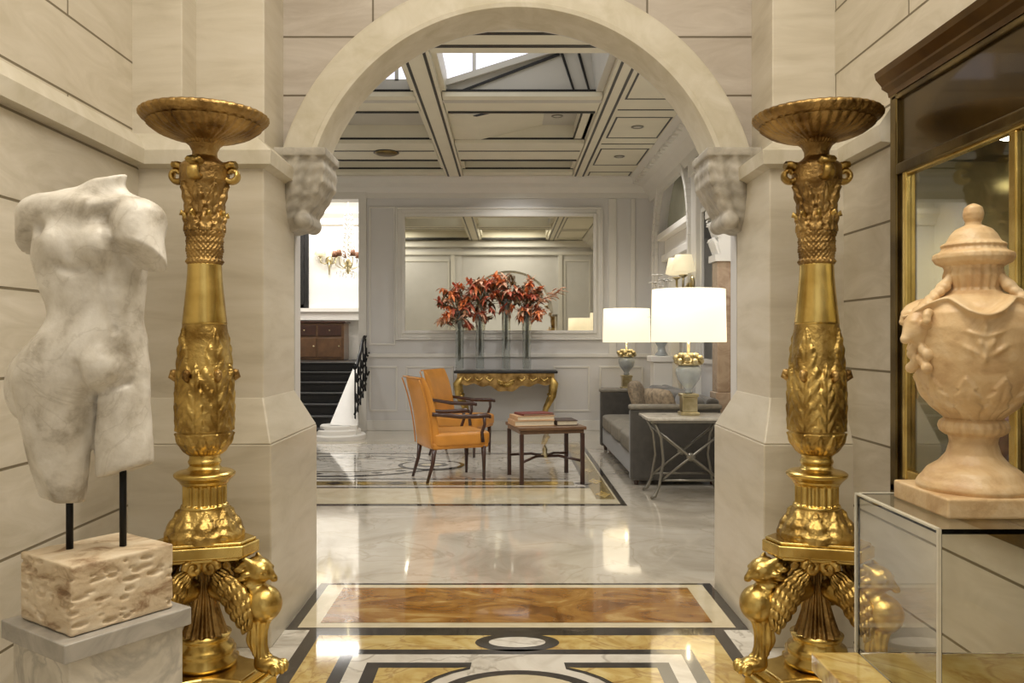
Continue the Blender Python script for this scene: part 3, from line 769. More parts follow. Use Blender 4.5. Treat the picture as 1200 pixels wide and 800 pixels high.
# wood cabinet on the landing
t = thing('cabinet', 'low brown wooden cabinet on the stair landing under white ledge', 'cabinet', (-3.85, 15.75, 1.05))
q = MB(); q.box(-.75, .75, -.24, .24, .002, .70); q.build('body', M['woodm'], t, bevel=.01)
q = MB(); q.box(-.78, .78, -.27, .25, .70, .74); q.build('top', M['wood'], t, bevel=.008)
for k in range(3):
    q = MB(); q.box(-.70 + k * .48, -.26 + k * .48, -.262, -.24, .06, .42); d = q.build('door', M['woodm'], t, bevel=.006)
    q = MB(); q.ball((-.30 + k * .48, -.27, .26), .016); q.build('knob', M['brass'], d, True)
    q = MB(); q.box(-.70 + k * .48, -.26 + k * .48, -.262, -.24, .46, .66); d = q.build('drawer', M['wood'], t, bevel=.006)
    q = MB(); q.ball((-.48 + k * .48, -.27, .56), .016); q.build('knob', M['brass'], d, True)
def sconce(loc, rz, label, s=1.0, two=True, grp=None):
    t = thing('wall_sconce', label, 'sconce', loc, rz, grp)
    q = MB(); q.lathe([(.02 * s, 0), (.05 * s, .004), (.06 * s, .02), (.035 * s, .03), (.012 * s, .035)], 20); q.xform(Matrix.Rotation(PI / 2, 4, 'X'))
    q.tube([(0, -.03 * s, 0), (0, -.03 * s, -.22 * s)], [.02 * s, .008 * s], 8); q.build('backplate', M['brass'], t, True)
    for sx in ((-1, 1) if two else (0,)):
        q = MB(); q.tube([(0, -.03 * s, 0), (sx * .05 * s, -.07 * s, -.06 * s), (sx * .11 * s, -.1 * s, -.04 * s), (sx * .12 * s, -.1 * s, .05 * s)], .009 * s, 8)
        q.lathe([(.008 * s, .03 * s), (.035 * s, .05 * s), (.03 * s, .055 * s)], 14, (sx * .12 * s, -.1 * s, 0)); a = q.build('arm', M['brass'], t, True)
        q = MB(); q.lathe([(.055 * s, .07 * s), (.085 * s, .08 * s), (.06 * s, .2 * s), (.055 * s, .2 * s)], 18, (sx * .12 * s, -.1 * s, 0)); q.build('shade', M['scup'], a, True)
    return t
sconce((-3.52, 16.19, 3.0), 0, 'small lit candle sconce on the white stair hall wall', 1.3)
t = thing('chandelier', 'crystal chandelier with small brown shades hanging over the stairs', 'chandelier', (-2.92, 15.0, 2.75))
q = MB(); q.tube([(0, 0, 1.5), (0, 0, .1)], .012, 8); q.lathe([(.0, -.12), (.05, -.06), (.03, 0), (.07, .08), (.02, .16), (.012, .2)], 18); q.build('stem', M['brass'], t, True)
for k in range(6):
    a = 2 * PI * k / 6; ca, sa = math.cos(a), math.sin(a)
    q = MB(); q.tube([(0, 0, .1), (.1 * ca, .1 * sa, -.02), (.22 * ca, .22 * sa, .04), (.25 * ca, .25 * sa, .18)], .009, 6); ar = q.build('arm', M['brass'], t, True)
    q = MB(); q.lathe([(.055, .20), (.035, .31), (.032, .31), (.05, .20)], 16, (.25 * ca, .25 * sa, 0)); q.build('shade', M['chsh'], ar, True)
    for j in range(3):
        q = MB(); q.ball(((.10 + .06 * j) * ca, (.10 + .06 * j) * sa, -.10 - .05 * (j % 2)), (.018, .018, .035), 8, 5); q.build('crystal', M['crystal'], ar)
for k in range(5):
    q = MB(); a = 2 * PI * k / 5
    q.tube([(.06 * math.cos(a) * (1 + .012 * j), .06 * math.sin(a) * (1 + .012 * j), 1.0 - .0105 * j) for j in range(81)], [.004 + .018 * abs(math.sin(j * PI / 8)) for j in range(81)], 8)
    q.build('crystal_strand', M['crystal'], t)

# ------------------------------------------------------------------ gilded torcheres
PXT = .00349
def zt(y): return 1.45 - (y - 397) * PXT
def dense(prof, n):
    """prof (half width px, y px) -> dense (r,z) list from bottom to top"""
    prof = sorted(prof, key=lambda p: -p[1]); ys = np.array([p[1] for p in prof], float); rs = np.array([p[0] for p in prof], float)
    t = np.linspace(ys[0], ys[-1], n)
    r = np.interp(-t, -ys, rs)
    k = np.array([1, 2, 1]) / 4.0
    r2 = r.copy(); r2[1:-1] = np.convolve(r, k, 'valid')
    return [(a * PXT, zt(y)) for a, y in zip(r2, t)]
def leaves(n, z0, z1, amp, stag=0, rows=1):
    """rows of n overlapping tongue leaves with midrib, lobes and veins; returns rf"""
    def rf(th, z, r):
        v = (z - z0) / (z1 - z0) * (1 + .86 * (rows - 1))
        out = np.zeros_like(th); vf = min(44, max(12, 110 * abs(z1 - z0) / rows))
        for row in range(rows):
            vv = v - row * .86
            if vv < 0 or vv > 1: continue
            u = (th * n / (2 * PI) + (stag + row) * .5) % 1.0 - .5
            wd = .48 * (1 - vv ** 2.0) ** .85 * (1 + .14 * math.sin(vv * 26))
            if wd <= 0: continue
            q = np.clip(1 - np.abs(u) / wd, 0, 1)
            h = np.where(q > 0, .55 + .45 * np.minimum(q * 3, 1), 0)
            h = h - .30 * np.exp(-(u / .035) ** 2) + .22 * np.cos(vf * (vv - np.abs(u) * .55)) * (q > 0) * np.minimum(np.abs(u) * 14, 1)
            out = np.maximum(out, h * (1 + .35 * vv))
        return r + amp * out
    return rf
def flutes(n, amp):
    def rf(th, z, r): return r - amp * (np.abs(np.cos(th * n / 2)) ** .5 < .55) * 1.0 - amp * .6 * np.cos(th * n)
    return rf
TY = 3.35
TX = (240 - 595) / 960 * TY
tor = thing('torchere', 'tall gilded torchere left of the arch, behind the marble torso', 'torchere', (TX, TY, 0), 0, 'pair of gilded griffin torcheres')
A0 = math.radians(-15)
def tri(d, corner, n_arc=1, concave=0.0):
    """triangle with truncated corners at griffin angles"""
    pts = []
    for k in range(3):
        a = A0 + k * 2 * PI / 3
        for s in (-1, 1):
            w = corner
            # point on corner cut
            R = 2 * d - w * math.sqrt(3) * .5
            pts.append((R * math.cos(a) - s * w * .5 * math.sin(a) * 1, R * math.sin(a) + s * w * .5 * math.cos(a)))
        if concave:
            nx = A0 + (k + 1) * 2 * PI / 3
            p = pts[-1]
            R = 2 * d - corner * math.sqrt(3) * .5
            qn = (R * math.cos(nx) + corner * .5 * math.sin(nx), R * math.sin(nx) - corner * .5 * math.cos(nx))
            m = (A0 + (k + .5) * 2 * PI / 3)
            for f in (.2, .35, .5, .65, .8):
                bow = concave * math.sin(f * PI)
                pts.append((p[0] * (1 - f) + qn[0] * f - bow * math.cos(m), p[1] * (1 - f) + qn[1] * f - bow * math.sin(m)))
    return pts
q = MB(); q.prism(tri(.235, .24, concave=.06), 0, .075, 'z'); q.prism(tri(.215, .22, concave=.06), .075, .12, 'z')
q.build('base', M['golds'], tor, bevel=.012)
q = MB(); q.prism(tri(.160, .12, concave=.0), .585, .632, 'z'); q.prism(tri(.150, .11), .632, .645, 'z'); q.prism(tri(.145, .11), .570, .585, 'z')
q.build('top_plate', M['golds'], tor, bevel=.008)
# central stem: leafy tapering shaft on ringed roundel
q = MB(); pr = [(.0, .12), (.125, .125), (.13, .145), (.11, .16), (.12, .18), (.115, .2), (.092, .215), (.10, .235), (.105, .25)]
q.lathe(pr, 40); q.build('roundel', M['golds'], tor, True)
q = MB(); pr = [(.088 - .062 * min(1, t * 1.5) ** .8, .245 + .33 * t) for t in np.linspace(0, 1, 60)]
q.lathe(pr, 120, rf=lambda th, z, r: r * (1 + .10 * np.cos(th * 14))); q.build('stem', M['goldd'], tor, True)
# bell, drum, rings, vase, shaft, bands, capital, dish
q = MB(); q.lathe(dense([(43, 638), (44, 632), (41, 629), (42, 622), (37, 612), (30, 601), (26, 593)], 70), 128, rf=leaves(8, zt(630), zt(594), .010, 0, 1)); q.build('bell_foot', M['gold'], tor, True)
q = MB(); q.lathe(dense([(27, 594), (27, 591), (23.5, 589), (23.5, 568), (27, 565), (29, 561)], 50), 160, rf=lambda th, z, r: r + (.004 * np.cos(th * 18) if zt(590) < z < zt(567) else 0)); q.build('fluted_drum', M['golds'], tor, True)
q = MB(); q.lathe(dense([(29, 562), (34, 557), (35, 554), (31, 551), (20, 549), (17, 545), (19, 540), (17, 536), (18, 530)], 44), 64); q.build('moulded_ring', M['golds'], tor, True)
q = MB(); q.lathe(dense([(17, 532), (22, 528), (28, 520), (30, 513), (32, 507), (30, 504), (30, 495), (30.5, 480), (30, 460), (29, 435), (27.5, 410), (25.5, 388), (24.6, 378)], 190), 176,
                  rf=lambda th, z, r: np.maximum(leaves(4, zt(504), zt(384), .009, 0, 1)(th, z, r), np.maximum(leaves(8, zt(504), zt(425), .011, 1, 1)(th, z, r), leaves(12, zt(532), zt(506), .006)(th, z, r))))
vase = q.build('leaf_vase', M['gold'], tor, True)
for k in range(6):
    a = A0 + PI / 6 + k * PI / 3; q = MB()
    q.ball((.118 * math.cos(a), .118 * math.sin(a), zt(437)), .017); 
    q.tube([(.10 * math.cos(a), .10 * math.sin(a), zt(446)), (.128 * math.cos(a), .128 * math.sin(a), zt(440)), (.125 * math.cos(a), .125 * math.sin(a), zt(433))], [.012, .014, .006], 8)
    q.build('rosette', M['goldd'], vase, True)
q = MB(); q.lathe(dense([(25.2, 380), (22, 350), (19.6, 325), (19, 308)], 24), 64); q.build('shaft', M['golds'], tor, True)
q = MB(); q.lathe(dense([(19, 310), (21, 308), (21, 305), (19, 304), (20, 296), (21, 294), (20, 286), (21, 284), (20, 279), (22, 275), (22, 272), (19, 270)], 60), 120, rf=lambda th, z, r: r + .003 * np.cos(th * 24) * np.sin(z * 300)); q.build('carved_band', M['goldd'], tor, True)
q = MB(); q.lathe(dense([(19.5, 272), (20, 258), (19, 250), (21, 235), (25, 218), (28, 214), (28, 196), (25, 192), (18, 188), (14, 184), (14, 178), (17, 172), (22, 165)], 120), 144,
                  rf=lambda th, z, r: np.maximum(leaves(8, zt(272), zt(246), .012)(th, z, r), leaves(8, zt(252), zt(216), .010, 1)(th, z, r)) if z < zt(214) else r)
cap = q.build('capital', M['goldd'], tor, True)
for k in range(4):
    a = A0 + math.radians(15) + k * PI / 2; q = MB(); sp = []
    for j in range(26):
        t = j / 25; ang = 1.2 + t * 8.0; rr = .042 * (1 - .75 * t)
        rad = .112 + rr * math.cos(ang) ; zz = zt(205) + rr * math.sin(ang)
        sp.append((rad * math.cos(a), rad * math.sin(a), zz))
    q.tube([(.07 * math.cos(a), .07 * math.sin(a), zt(194))] + sp, [.012] + [.017 - .008 * j / 25 for j in range(26)], 8, flat=2.0)
    q.build('volute', M['gold'], cap, True)
for k in range(8):
    a = A0 + k * PI / 4; q = MB()
    q.tube([(.066 * math.cos(a), .066 * math.sin(a), zt(262)), (.076 * math.cos(a), .076 * math.sin(a), zt(254)), (.092 * math.cos(a), .092 * math.sin(a), zt(250)), (.094 * math.cos(a), .094 * math.sin(a), zt(254))], [.012, .012, .010, .005], 8)
    q.build('leaf_tip', M['gold'], cap, True)
q = MB()
und = [(18, 170), (22, 166), (38, 162), (50, 157), (58, 151), (62, 147)]
P = dense(und, 40)
P += [(r * PXT, zt(y)) for r, y in ((64, 146.5), (69, 143), (72.5, 139), (72.5, 136), (70, 134), (66, 137), (50, 146), (25, 150), (6, 151))]
def dishrf(th, z, r):
    if .055 < r < .222 and z < zt(147): return r * (1 + .07 * np.abs(np.cos(th * 18)))
    if r > .225 and z > zt(146): return r * (1 + .010 * np.cos(th * 40))
    return r + 0 * th
q.lathe(P, 192, rf=dishrf); q.build('dish', M['goldd'], tor, True)
# griffins
def grif(P):
    u, v, w = P[..., 0], P[..., 1], P[..., 2]
    av = np.abs(v); Q = np.stack([u, av, w], -1)
    d = sd_ell(P, (.270, 0, .392), (.074, .072, .074))                     # breast
    d = smin(d, sd_cap(P, (.232, 0, .43), (.225, 0, .52), .042, .042), .018)     # neck
    d = smin(d, sd_ell(P, (.248, 0, .525), (.056, .054, .050)), .014)        # skull
    d = smin(d, sd_cap(P, (.275, 0, .515), (.315, 0, .497), .03, .016), .018)   # muzzle/beak
    d = smin(d, sd_cap(P, (.305, 0, .515), (.325, 0, .49), .012, .006), .008)
    d = smin(d, sd_cap(Q, (.235, .03, .555), (.215, .045, .575), .016, .008), .012)  # ears
    d = smin(d, sd_ell(Q, (.287, .028, .534), (.014, .010, .009)), .006)          # brow
    d = smax(d, -sd_ell(Q, (.295, .034, .522), (.009, .008, .007)), .004)        # eye
    d = smax(d, -sd_cap(Q, (.29, .0, .487), (.325, .03, .487), .006), .006)          # mouth line
    d = smin(d, sd_cap(P, (.18, 0, .41), (.07, 0, .44), .055, .05), .04)     # body to the stem
    # mane curls
    for k in range(7):
        a = k * .42
        d = smin(d, sd_ell(Q, (.205 + .02 * math.sin(k * 2.1), .022 + .03 * abs(math.sin(a)), .45 + .017 * k), (.022, .018, .014)), .008)
    d = smin(d, sd_cap(P, (.252, 0, .34), (.240, 0, .25), .044, .034), .014)     # thigh
    d = smin(d, sd_cap(P, (.240, 0, .25), (.268, 0, .16), .034, .027), .02)       # shank
    d = smin(d, sd_ell(P, (.292, 0, .15), (.058, .045, .032)), .02)           # paw
    for s, o in ((.012, .350), (.036, .338)):
        d = smin(d, sd_ell(Q, (o, s, .143), (.024, .012, .024)), .006)
    d = d + .0040 * np.cos(np.arctan2(v, u - .248) * 9) * ((w < .33) & (w > .18))   # fluted shank
    d = np.maximum(d, .122 - w)
    return d
gV = None
for k in range(3):
    a = A0 + k * 2 * PI / 3
    if gV is None:
        g = net_obj('griffin', M['gold2'], grif, (.0, -.085, .11), (.40, .09, .60), .005, tor); gV = g.data
        def wing(u, v):
            # u along the wing (scroll to tip), v across
            L = u; cx = .085 + .155 * L + .02 * math.sin(L * PI); cz = .545 - .245 * L
            wdt = (.022 + .095 * math.sin(min(1, L * 1.05) * PI) ** .8 * (.6 + .4 * L))
            off = (v - .5) * 2
            nx, nz = .90, .44
            fe = .004 * math.cos(off * 20 + L * 3) + .005 * math.cos(L * 46 + off * 3)
            return (cx + off * wdt * nx * .62, .060 + .030 * (1 - off * off) + fe, cz + off * wdt * nz * .62)
        wm = []
        for s in (1, -1):
            q = MB(); q.grid(wing, 44, 22)
            # scroll at the root
            q.tube([(.090 + .036 * (1 - j / 22) * math.cos(j * .45), .092, .548 + .034 * (1 - j / 22) * math.sin(j * .45)) for j in range(20)], .010, 8)
            if s < 0: q.xform(Matrix.Diagonal((1, -1, 1, 1)))
            o = q.build('wing', M['gold'], g, True, solid=.012); wm.append(o)
    else:
        g = bpy.data.objects.new('griffin', gV); COL.objects.link(g); g.parent = tor
        for o in wm:
            c = o.copy(); COL.objects.link(c); c.parent = g
    g.rotation_euler = (0, 0, a)
dup(tor, ((957 - 595) / 960 * TY, TY, 0), PI / 2, 'tall gilded torchere right of the arch, behind the clear display case', 'pair of gilded griffin torcheres')

# ------------------------------------------------------------------ torso on its plinth
C0 = Vector((-1.12, 2.10)); av = Vector((.565, .825)); bv = Vector((-.825, .565)); LA, LB = .292, .265
cen = C0 + av * LA / 2 + bv * LB / 2; RZ = math.atan2(av.y, av.x)
pl = thing('plinth', 'tall grey marble plinth under the travertine block and torso', 'plinth', (cen.x, cen.y, 0), RZ)
q = MB(); q.box(-LA / 2 - .035, LA / 2 + .035, -LB / 2 - .035, LB / 2 + .035, .632, .682); q.build('cap', M['pcap'], pl, bevel=.004)
q = MB(); q.box(-LA / 2 - .012, LA / 2 + .02, -LB / 2 - .015, LB / 2 + .015, 0, .632); q.build('body', M['plinth'], pl, bevel=.004)
# travertine block with real pits
def blk(P):
    q = np.abs(P) - np.array((LA / 2 - .006, LB / 2 - .006, .085))
    d = np.linalg.norm(np.maximum(q, 0), axis=-1) + np.minimum(q.max(-1), 0) - .006
    d = d + .0014 * vnoise(P, 60, 3)
    r = np.random.RandomState(5)
    for k in range(90):
        f = r.randint(2); 
        if f == 0: c = (r.uniform(-LA / 2, LA / 2), -LB / 2, r.uniform(-.08, .08))
        else: c = (-LA / 2, r.uniform(-LB / 2, LB / 2), r.uniform(-.08, .08))
        s = r.uniform(.0035, .0105); e = r.uniform(1, 3.0)
        d = smax(d, -sd_ell(P, c, (s * (e if f == 0 else 1.2), s * (e if f else 1.2), s * .8)), .003)
    return d
bo = net_obj('travertine_block', M['trav'], blk, (-LA / 2 - .012, -LB / 2 - .012, -.1), (LA / 2 + .012, LB / 2 + .012, .1), .0035)
bo.location = (cen.x, cen.y, .684 + .091); bo.rotation_euler = (0, 0, RZ)
# the block itself carries the rods of the torso
tag(bo, 'pitted beige travertine block on the grey plinth beneath the torso', 'block')
SP = .0024
def px(x): return (x - 112) * SP
def zz(y): return 1.45 - (y - 397) * SP
def rotm(deg):
    c, s = math.cos(math.radians(deg)), math.sin(math.radians(deg)); return [[c, -s, 0], [s, c, 0], [0, 0, 1]]
def fwd(x, f, deg):
    """body-forward offset f turned to the viewer's right by deg -> (dx,dy)"""
    t = math.radians(deg); return (x + f * math.sin(t), -f * math.cos(t))
def torso_body(P):
    ch, pe = 20, 36
    def E(x, f, y, r, deg):
        a = fwd(px(x), f, deg); return sd_ell(P, (a[0], a[1], zz(y)), r, rotm(deg))
    d = E(110, 0, 300, (.148, .098, .150), ch)                                # ribcage
    d = smin(d, E(112, -.005, 252, (.165, .075, .065), ch), .05)              # shoulder girdle
    d = smin(d, E(116, 0, 352, (.122, .090, .12), 26), .06)                    # waist
    d = smin(d, E(115, .010, 398, (.130, .094, .10), 30), .05)                  # belly
    d = smin(d, E(103, .0, 430, (.155, .105, .095), pe), .06)                # pelvis
    a = fwd(px(54), -.035, pe); d = smin(d, sd_ell(P, (a[0], a[1], zz(452)), (.088, .10, .115)), .07)      # hip
    # breasts
    for bx_, r in ((80, .055), (121, .055)):
        d = smin(d, E(bx_, .076, 293, (r, r * .9, r * 1.05), ch), .026)
    # thighs: the viewer's left one carries the weight and stands forward
    d1 = sd_cap(P, (px(76), -.035, zz(440)), (px(80), -.02, zz(600)), .106, .058)
    d1 = smax(d1, -sd_plane(P, (px(78), 0, zz(584)), (.12, .1, 1)), .010)
    d2 = sd_cap(P, (px(140), .012, zz(440)), (px(147), .022, zz(580)), .080, .076)
    d2 = smax(d2, -sd_plane(P, (px(146), 0, zz(551)), (-.30, .1, 1)), .010)
    d = smin(d, d2, .035)
    mound = sd_ell(P, (px(136), -.085, zz(430)), (.052, .045, .054))
    d = smin(d, mound, .022)
    d = smin(d, d1, .016)
    d = smin(d, E(84, .055, 424, (.09, .07, .09), pe), .06)
    # collar and trapezius, neck stump leaning right, broken across
    nk = sd_cap(P, (px(120), 0, zz(240)), (px(139), .0, zz(196)), .052, .034)
    nk = smax(nk, sd_plane(P, (px(138), 0, zz(207)), (-.25, -.2, 1)), .008)
    d = smin(d, nk, .035)
    for s_ in (64, 166): d = smin(d, sd_cap(P, (px(120), .012, zz(232)), (px(s_), .0, zz(252)), .032, .044), .04)
    # collar bones
    for s_ in (70, 158): d = smin(d, sd_cap(P, (px(120), -.075, zz(248)), (px(s_), -.05, zz(240)), .010, .014), .03)
    # left stump (viewer's left)
    dl = smin(sd_cap(P, (px(54), .0, zz(256)), (px(46), .0, zz(300)), .066, .056), sd_ell(P, (px(54), 0, zz(256)), (.068, .062, .056)), .02)
    dl = smax(dl, -sd_plane(P, (px(50), 0, zz(281)), (-.40, .60, .9)), .008)
    d = smin(d, dl, .022)
    # right stump, thrust forward with a clean cut face
    dr = smin(sd_cap(P, (px(168), -.03, zz(264)), (px(187), -.08, zz(335)), .068, .060), sd_ell(P, (px(172), -.02, zz(262)), (.066, .06, .060)), .02)
    dr = smax(dr, -sd_plane(P, (px(172), -.085, zz(294)), (.22, .56, .80)), .005)
    d = smin(d, dr, .010)
    return d
def surf(x, y):
    """front surface of the body at sculpture column x, row y"""
    ys = np.linspace(-.24, .1, 341); Q = np.stack([np.full_like(ys, px(x)), ys, np.full_like(ys, zz(y))], -1)[None]
    dd = torso_body(Q)[0]; k = int(np.argmax(dd < 0)) if (dd < 0).any() else 170
    return np.array((px(x), ys[k], zz(y)))
def torso(P):
    d = torso_body(P)
    def dent(x, y, r, depth, k):
        c = surf(x, y); c = c + np.array((0, depth - r[1], 0)); return smax(d, -sd_ell(P, c, r), k)
    d = dent(149, 386, (.009, .016, .016), .014, .008)            # navel
    d = dent(68, 273, (.016, .03, .020), .022, .02)               # hollow of the arm pit
    d = dent(152, 300, (.008, .03, .030), .020, .012)             # gap under the cut arm
    for t in np.linspace(0, 1, 7):                                # line down the belly
        d = dent(138 + 9 * t, 325 + 50 * t, (.010, .03, .016), .005, .016)
    for t in np.linspace(0, 1, 8):                                # cleft between the thighs
        d = dent(125 - 11 * t, 464 + 90 * t, (.0065, .05, .018), .040, .010)
    for t in np.linspace(0, 1, 6):                                # groin folds beside the mound
        d = dent(119 + 5 * t, 425 + 36 * t, (.009, .03, .014), .010, .014)
        d = dent(124 + 36 * t, 462 - 14 * t, (.014, .03, .007), .012, .012)
    for t in np.linspace(-1, 1, 7):                               # crease under the breasts
        d = dent(110 + 15 * t, 321 - 7 * t * t, (.012, .03, .007), .006, .016)
    d = smax(d, -sd_plane(P, (px(44), -.075, zz(512)), (.60, .75, .34)), .006)   # old break on the thigh
    d = d + .0022 * vnoise(P, 30, 1) + .0014 * vnoise(P, 85, 2)
    return d
TOx, TOy = (112 - 595) * SP, 2.29
to = thing('torso_sculpture', 'headless armless white marble female torso held on two black rods', 'sculpture', (TOx, TOy, .866))
ob = net_obj('torso', M['torso'], torso, (px(8), -.24, zz(604)), (px(218), .22, zz(192)), .0062, to, (0, 0, .866))
for x_, y_, top in ((87, -.01, 580), (143, .02, 556)):
    q = MB(); q.tube([(px(x_), y_, 0.001), (px(x_), y_, zz(top) - .866 + .04)], .0095, 14)
    q.build('rod', M['iron'], to, True)

# ------------------------------------------------------------------ urn, clear case, plinth
dp = thing('display_plinth', 'low display plinth with a yellow marble top beneath the clear case', 'plinth', (1.22, 1.75, 0))
q = MB(); q.box(-.35, .37, -.75, .60, .50, .552); q.build('top', M['siena'], dp, bevel=.004)
q = MB(); q.box(-.32, .36, -.72, .57, 0, .50); q.build('body', M['siena'], dp, bevel=.004)
cs = thing('display_case', 'empty clear acrylic box carrying the pink stone urn', 'display case', (1.255, 2.125, .552))
cw, cd, chh, tk = .255, .225, .457, .012
for nm, bx_ in (('side_panel', (-cw, -cw + tk, -cd + tk, cd - tk, .001, chh - tk)), ('side_panel', (cw - tk, cw, -cd + tk, cd - tk, .001, chh - tk)),
                ('front_panel', (-cw, cw, -cd, -cd + tk, .001, chh - tk)), ('back_panel', (-cw, cw, cd - tk, cd, .001, chh - tk)), ('top_panel', (-cw, cw, -cd, cd, chh - tk, chh))):
    q = MB(); q.box(*bx_); q.build(nm, M['acryl'], cs)
for sx in (-1, 1):  # added pale strips paint the bright glint of the acrylic edges
    for sy in (-1, 1):
        q = MB(); q.box(sx * cw - .004, sx * cw + .004, sy * cd - .004, sy * cd + .004, .001, chh); q.build('edge_glint', M['edge'], cs)
q = MB(); q.box(-cw - .004, -cw + .008, -cd + .007, cd - .007, chh - .004, chh + .0005); q.build('edge_glint', M['edge'], cs)
q = MB(); q.box(-cw + .007, cw - .007, cd - .008, cd + .004, chh - .004, chh + .0005); q.build('edge_glint', M['edge'], cs)
UP = .00229
def zu(y): return (600 - y) * UP
ur = thing('urn', 'carved pink stone lidded urn standing on the clear case', 'urn', ((1138 - 595) / 960 * 2.15, 2.14, 1.0095))
def udense(prof, n):
    prof = sorted(prof, key=lambda p: -p[1]); ys = np.array([p[1] for p in prof], float); rs = np.array([p[0] for p in prof], float)
    t = np.linspace(ys[0], ys[-1], n); r = np.interp(-t, -ys, rs); r2 = r.copy(); r2[1:-1] = np.convolve(r, np.array([1, 2, 1]) / 4, 'valid')
    return [(a * UP, zu(y)) for a, y in zip(r2, t)]
q = MB(); q.box(-.142, .142, -.142, .142, 0, .05); q.build('square_base', M['urn'], ur, bevel=.006)
q = MB(); q.lathe(udense([(58, 579), (60, 574), (57, 568), (54, 565), (48, 556), (36, 548), (28, 538), (24.5, 525), (26, 518), (28, 516)], 50), 72); q.build('foot', M['urn'], ur, True)
q = MB(); q.lathe(udense([(28, 517), (34, 513), (36, 507), (34, 501), (28, 497)], 24), 96, rf=lambda th, z, r: r + .002 * np.cos(24 * th)); q.build('knop', M['urn'], ur, True)
def bodyrf(th, z, r):
    o = leaves(10, zu(498), zu(448), .006)(th, z, r)
    # leafy sprays and swags on the belly
    y = 600 - z / UP
    for c in range(5):
        t = (th - (math.radians(250) + c * 2 * PI / 5) + PI) % (2 * PI) - PI
        x = t * 62
        for (sx, sy, ang) in ((-12, 420, .9), (-4, 412, .3), (6, 412, -.3), (13, 420, -.9), (0, 428, 0), (-9, 402, 1.2), (9, 402, -1.2), (0, 395, 0)):
            dx, dy = x - sx, y - sy; ca, sa = math.cos(ang), math.sin(ang)
            p_, q_ = dx * ca - dy * sa, dx * sa + dy * ca
            o = o + .010 * np.exp(-(p_ / 2.6) ** 2 - (q_ / 7.5) ** 2)
        o = o + .006 * np.exp(-((y - (372 + 10 * np.cos(t * 5))) / 4) ** 2)
    return o
q = MB(); q.lathe(udense([(27, 498), (32, 493), (42, 485), (50, 475), (58, 455), (64, 432), (67, 412), (67.5, 395), (64, 378), (56, 368), (44, 361), (34, 357), (29, 353)], 130), 200, rf=bodyrf); q.build('body', M['urn'], ur, True)
q = MB(); q.lathe(udense([(29, 354), (27, 350), (29, 344), (31, 336), (29, 328), (31, 324)], 40), 120, rf=lambda th, z, r: r + .002 * np.cos(20 * th)); q.build('neck', M['urn'], ur, True)
ld = MB(); ld.lathe(udense([(31, 325), (39, 321), (42, 316), (41, 311), (34, 308), (32, 304), (34, 301), (28, 297), (24, 289), (19, 283), (13, 280), (9, 278)], 60), 96, rf=lambda th, z, r: r + .0015 * np.cos(30 * th) * (r > .07)); lid = ld.build('lid', M['urn'], ur, True)
q = MB(); q.lathe(udense([(9, 279), (8, 275), (10, 271), (11, 265), (9.5, 258), (4, 254), (0.5, 253)], 30), 40); q.build('finial', M['urn'], lid, True)
# mask handles with curling horns and drapery
def mask(P):
    u, v, w = P[..., 0], P[..., 1], P[..., 2]; Q = np.stack([u, np.abs(v), w], -1)
    d = sd_ell(P, (.158, 0, .47), (.034, .030, .044))
    d = smin(d, sd_cap(P, (.175, 0, .465), (.192, 0, .44), .018, .013), .012)
    d = smin(d, sd_ell(Q, (.178, .014, .485), (.010, .009, .006)), .005)
    for k in range(12):
        a = k * .5; d = smin(d, sd_ell(Q, (.15 + .016 * math.cos(a), .034 + .018 * (1 - k / 14) * math.cos(a) * .8, .485 + .030 * (1 - k / 14) * math.sin(a)), (.011, .010, .010)), .006)
    for k in range(6):
        d = smin(d, sd_ell(Q, (.150 + .004 * (k % 2), .008 + .012 * (k % 3), .425 - .012 * k), (.016, .010, .015)), .008)
    d = smin(d, sd_cap(P, (.15, 0, .51), (.085, 0, .575), .016, .012), .015)
    d = smin(d, sd_cap(P, (.085, 0, .575), (.065, 0, .60), .014, .012), .012)
    for k in range(5): d = smin(d, sd_ell(Q, (.150 - .016 * k, .012, .515 + .015 * k), (.012, .010, .010)), .006)
    return d
mm = None
for deg in (188, 308, 68):
    if mm is None:
        h = net_obj('handle', M['urn'], mask, (.04, -.07, .33), (.22, .07, .63), .004, ur); mm = h.data
    else:
        h = bpy.data.objects.new('handle', mm); COL.objects.link(h); h.parent = ur
    h.rotation_euler = (0, 0, math.radians(deg))

# ------------------------------------------------------------------ wall display cabinet
cb = thing('wall_cabinet', 'gilded bronze display cabinet with glass doors set in the right wall', 'display cabinet', (XR, 2.0, 0))
Y = lambda y: y - 2.0
D = .42
q = MB(); q.box(.02, D, Y(CY0), Y(3.40), .84, .90); q.box(.02, D, Y(3.30), Y(3.40), .90, 2.5); q.box(.02, D, Y(.62), Y(CY0), .84, 2.5); q.box(.02, D, Y(CY0), Y(3.30), 2.16, 2.5)
q.build('carcass', M['dark'], cb)
q = MB(); q.box(D - .02, D - .001, Y(CY0), Y(3.28), .90, 2.16); q.build('back_panel', M['mirror2'], cb)
q = MB(); q.box(.14, D - .03, Y(CY0 + .02), Y(3.22), .90, 1.17); q.build('velvet_riser', M['velvet'], cb, bevel=.01)
q = MB(); q.box(.025, D - .02, Y(3.285), Y(3.30), .90, 2.16); q.build('side_panel', M['mirror2'], cb)  # added lining; the reflected wall's tone is put into its colour
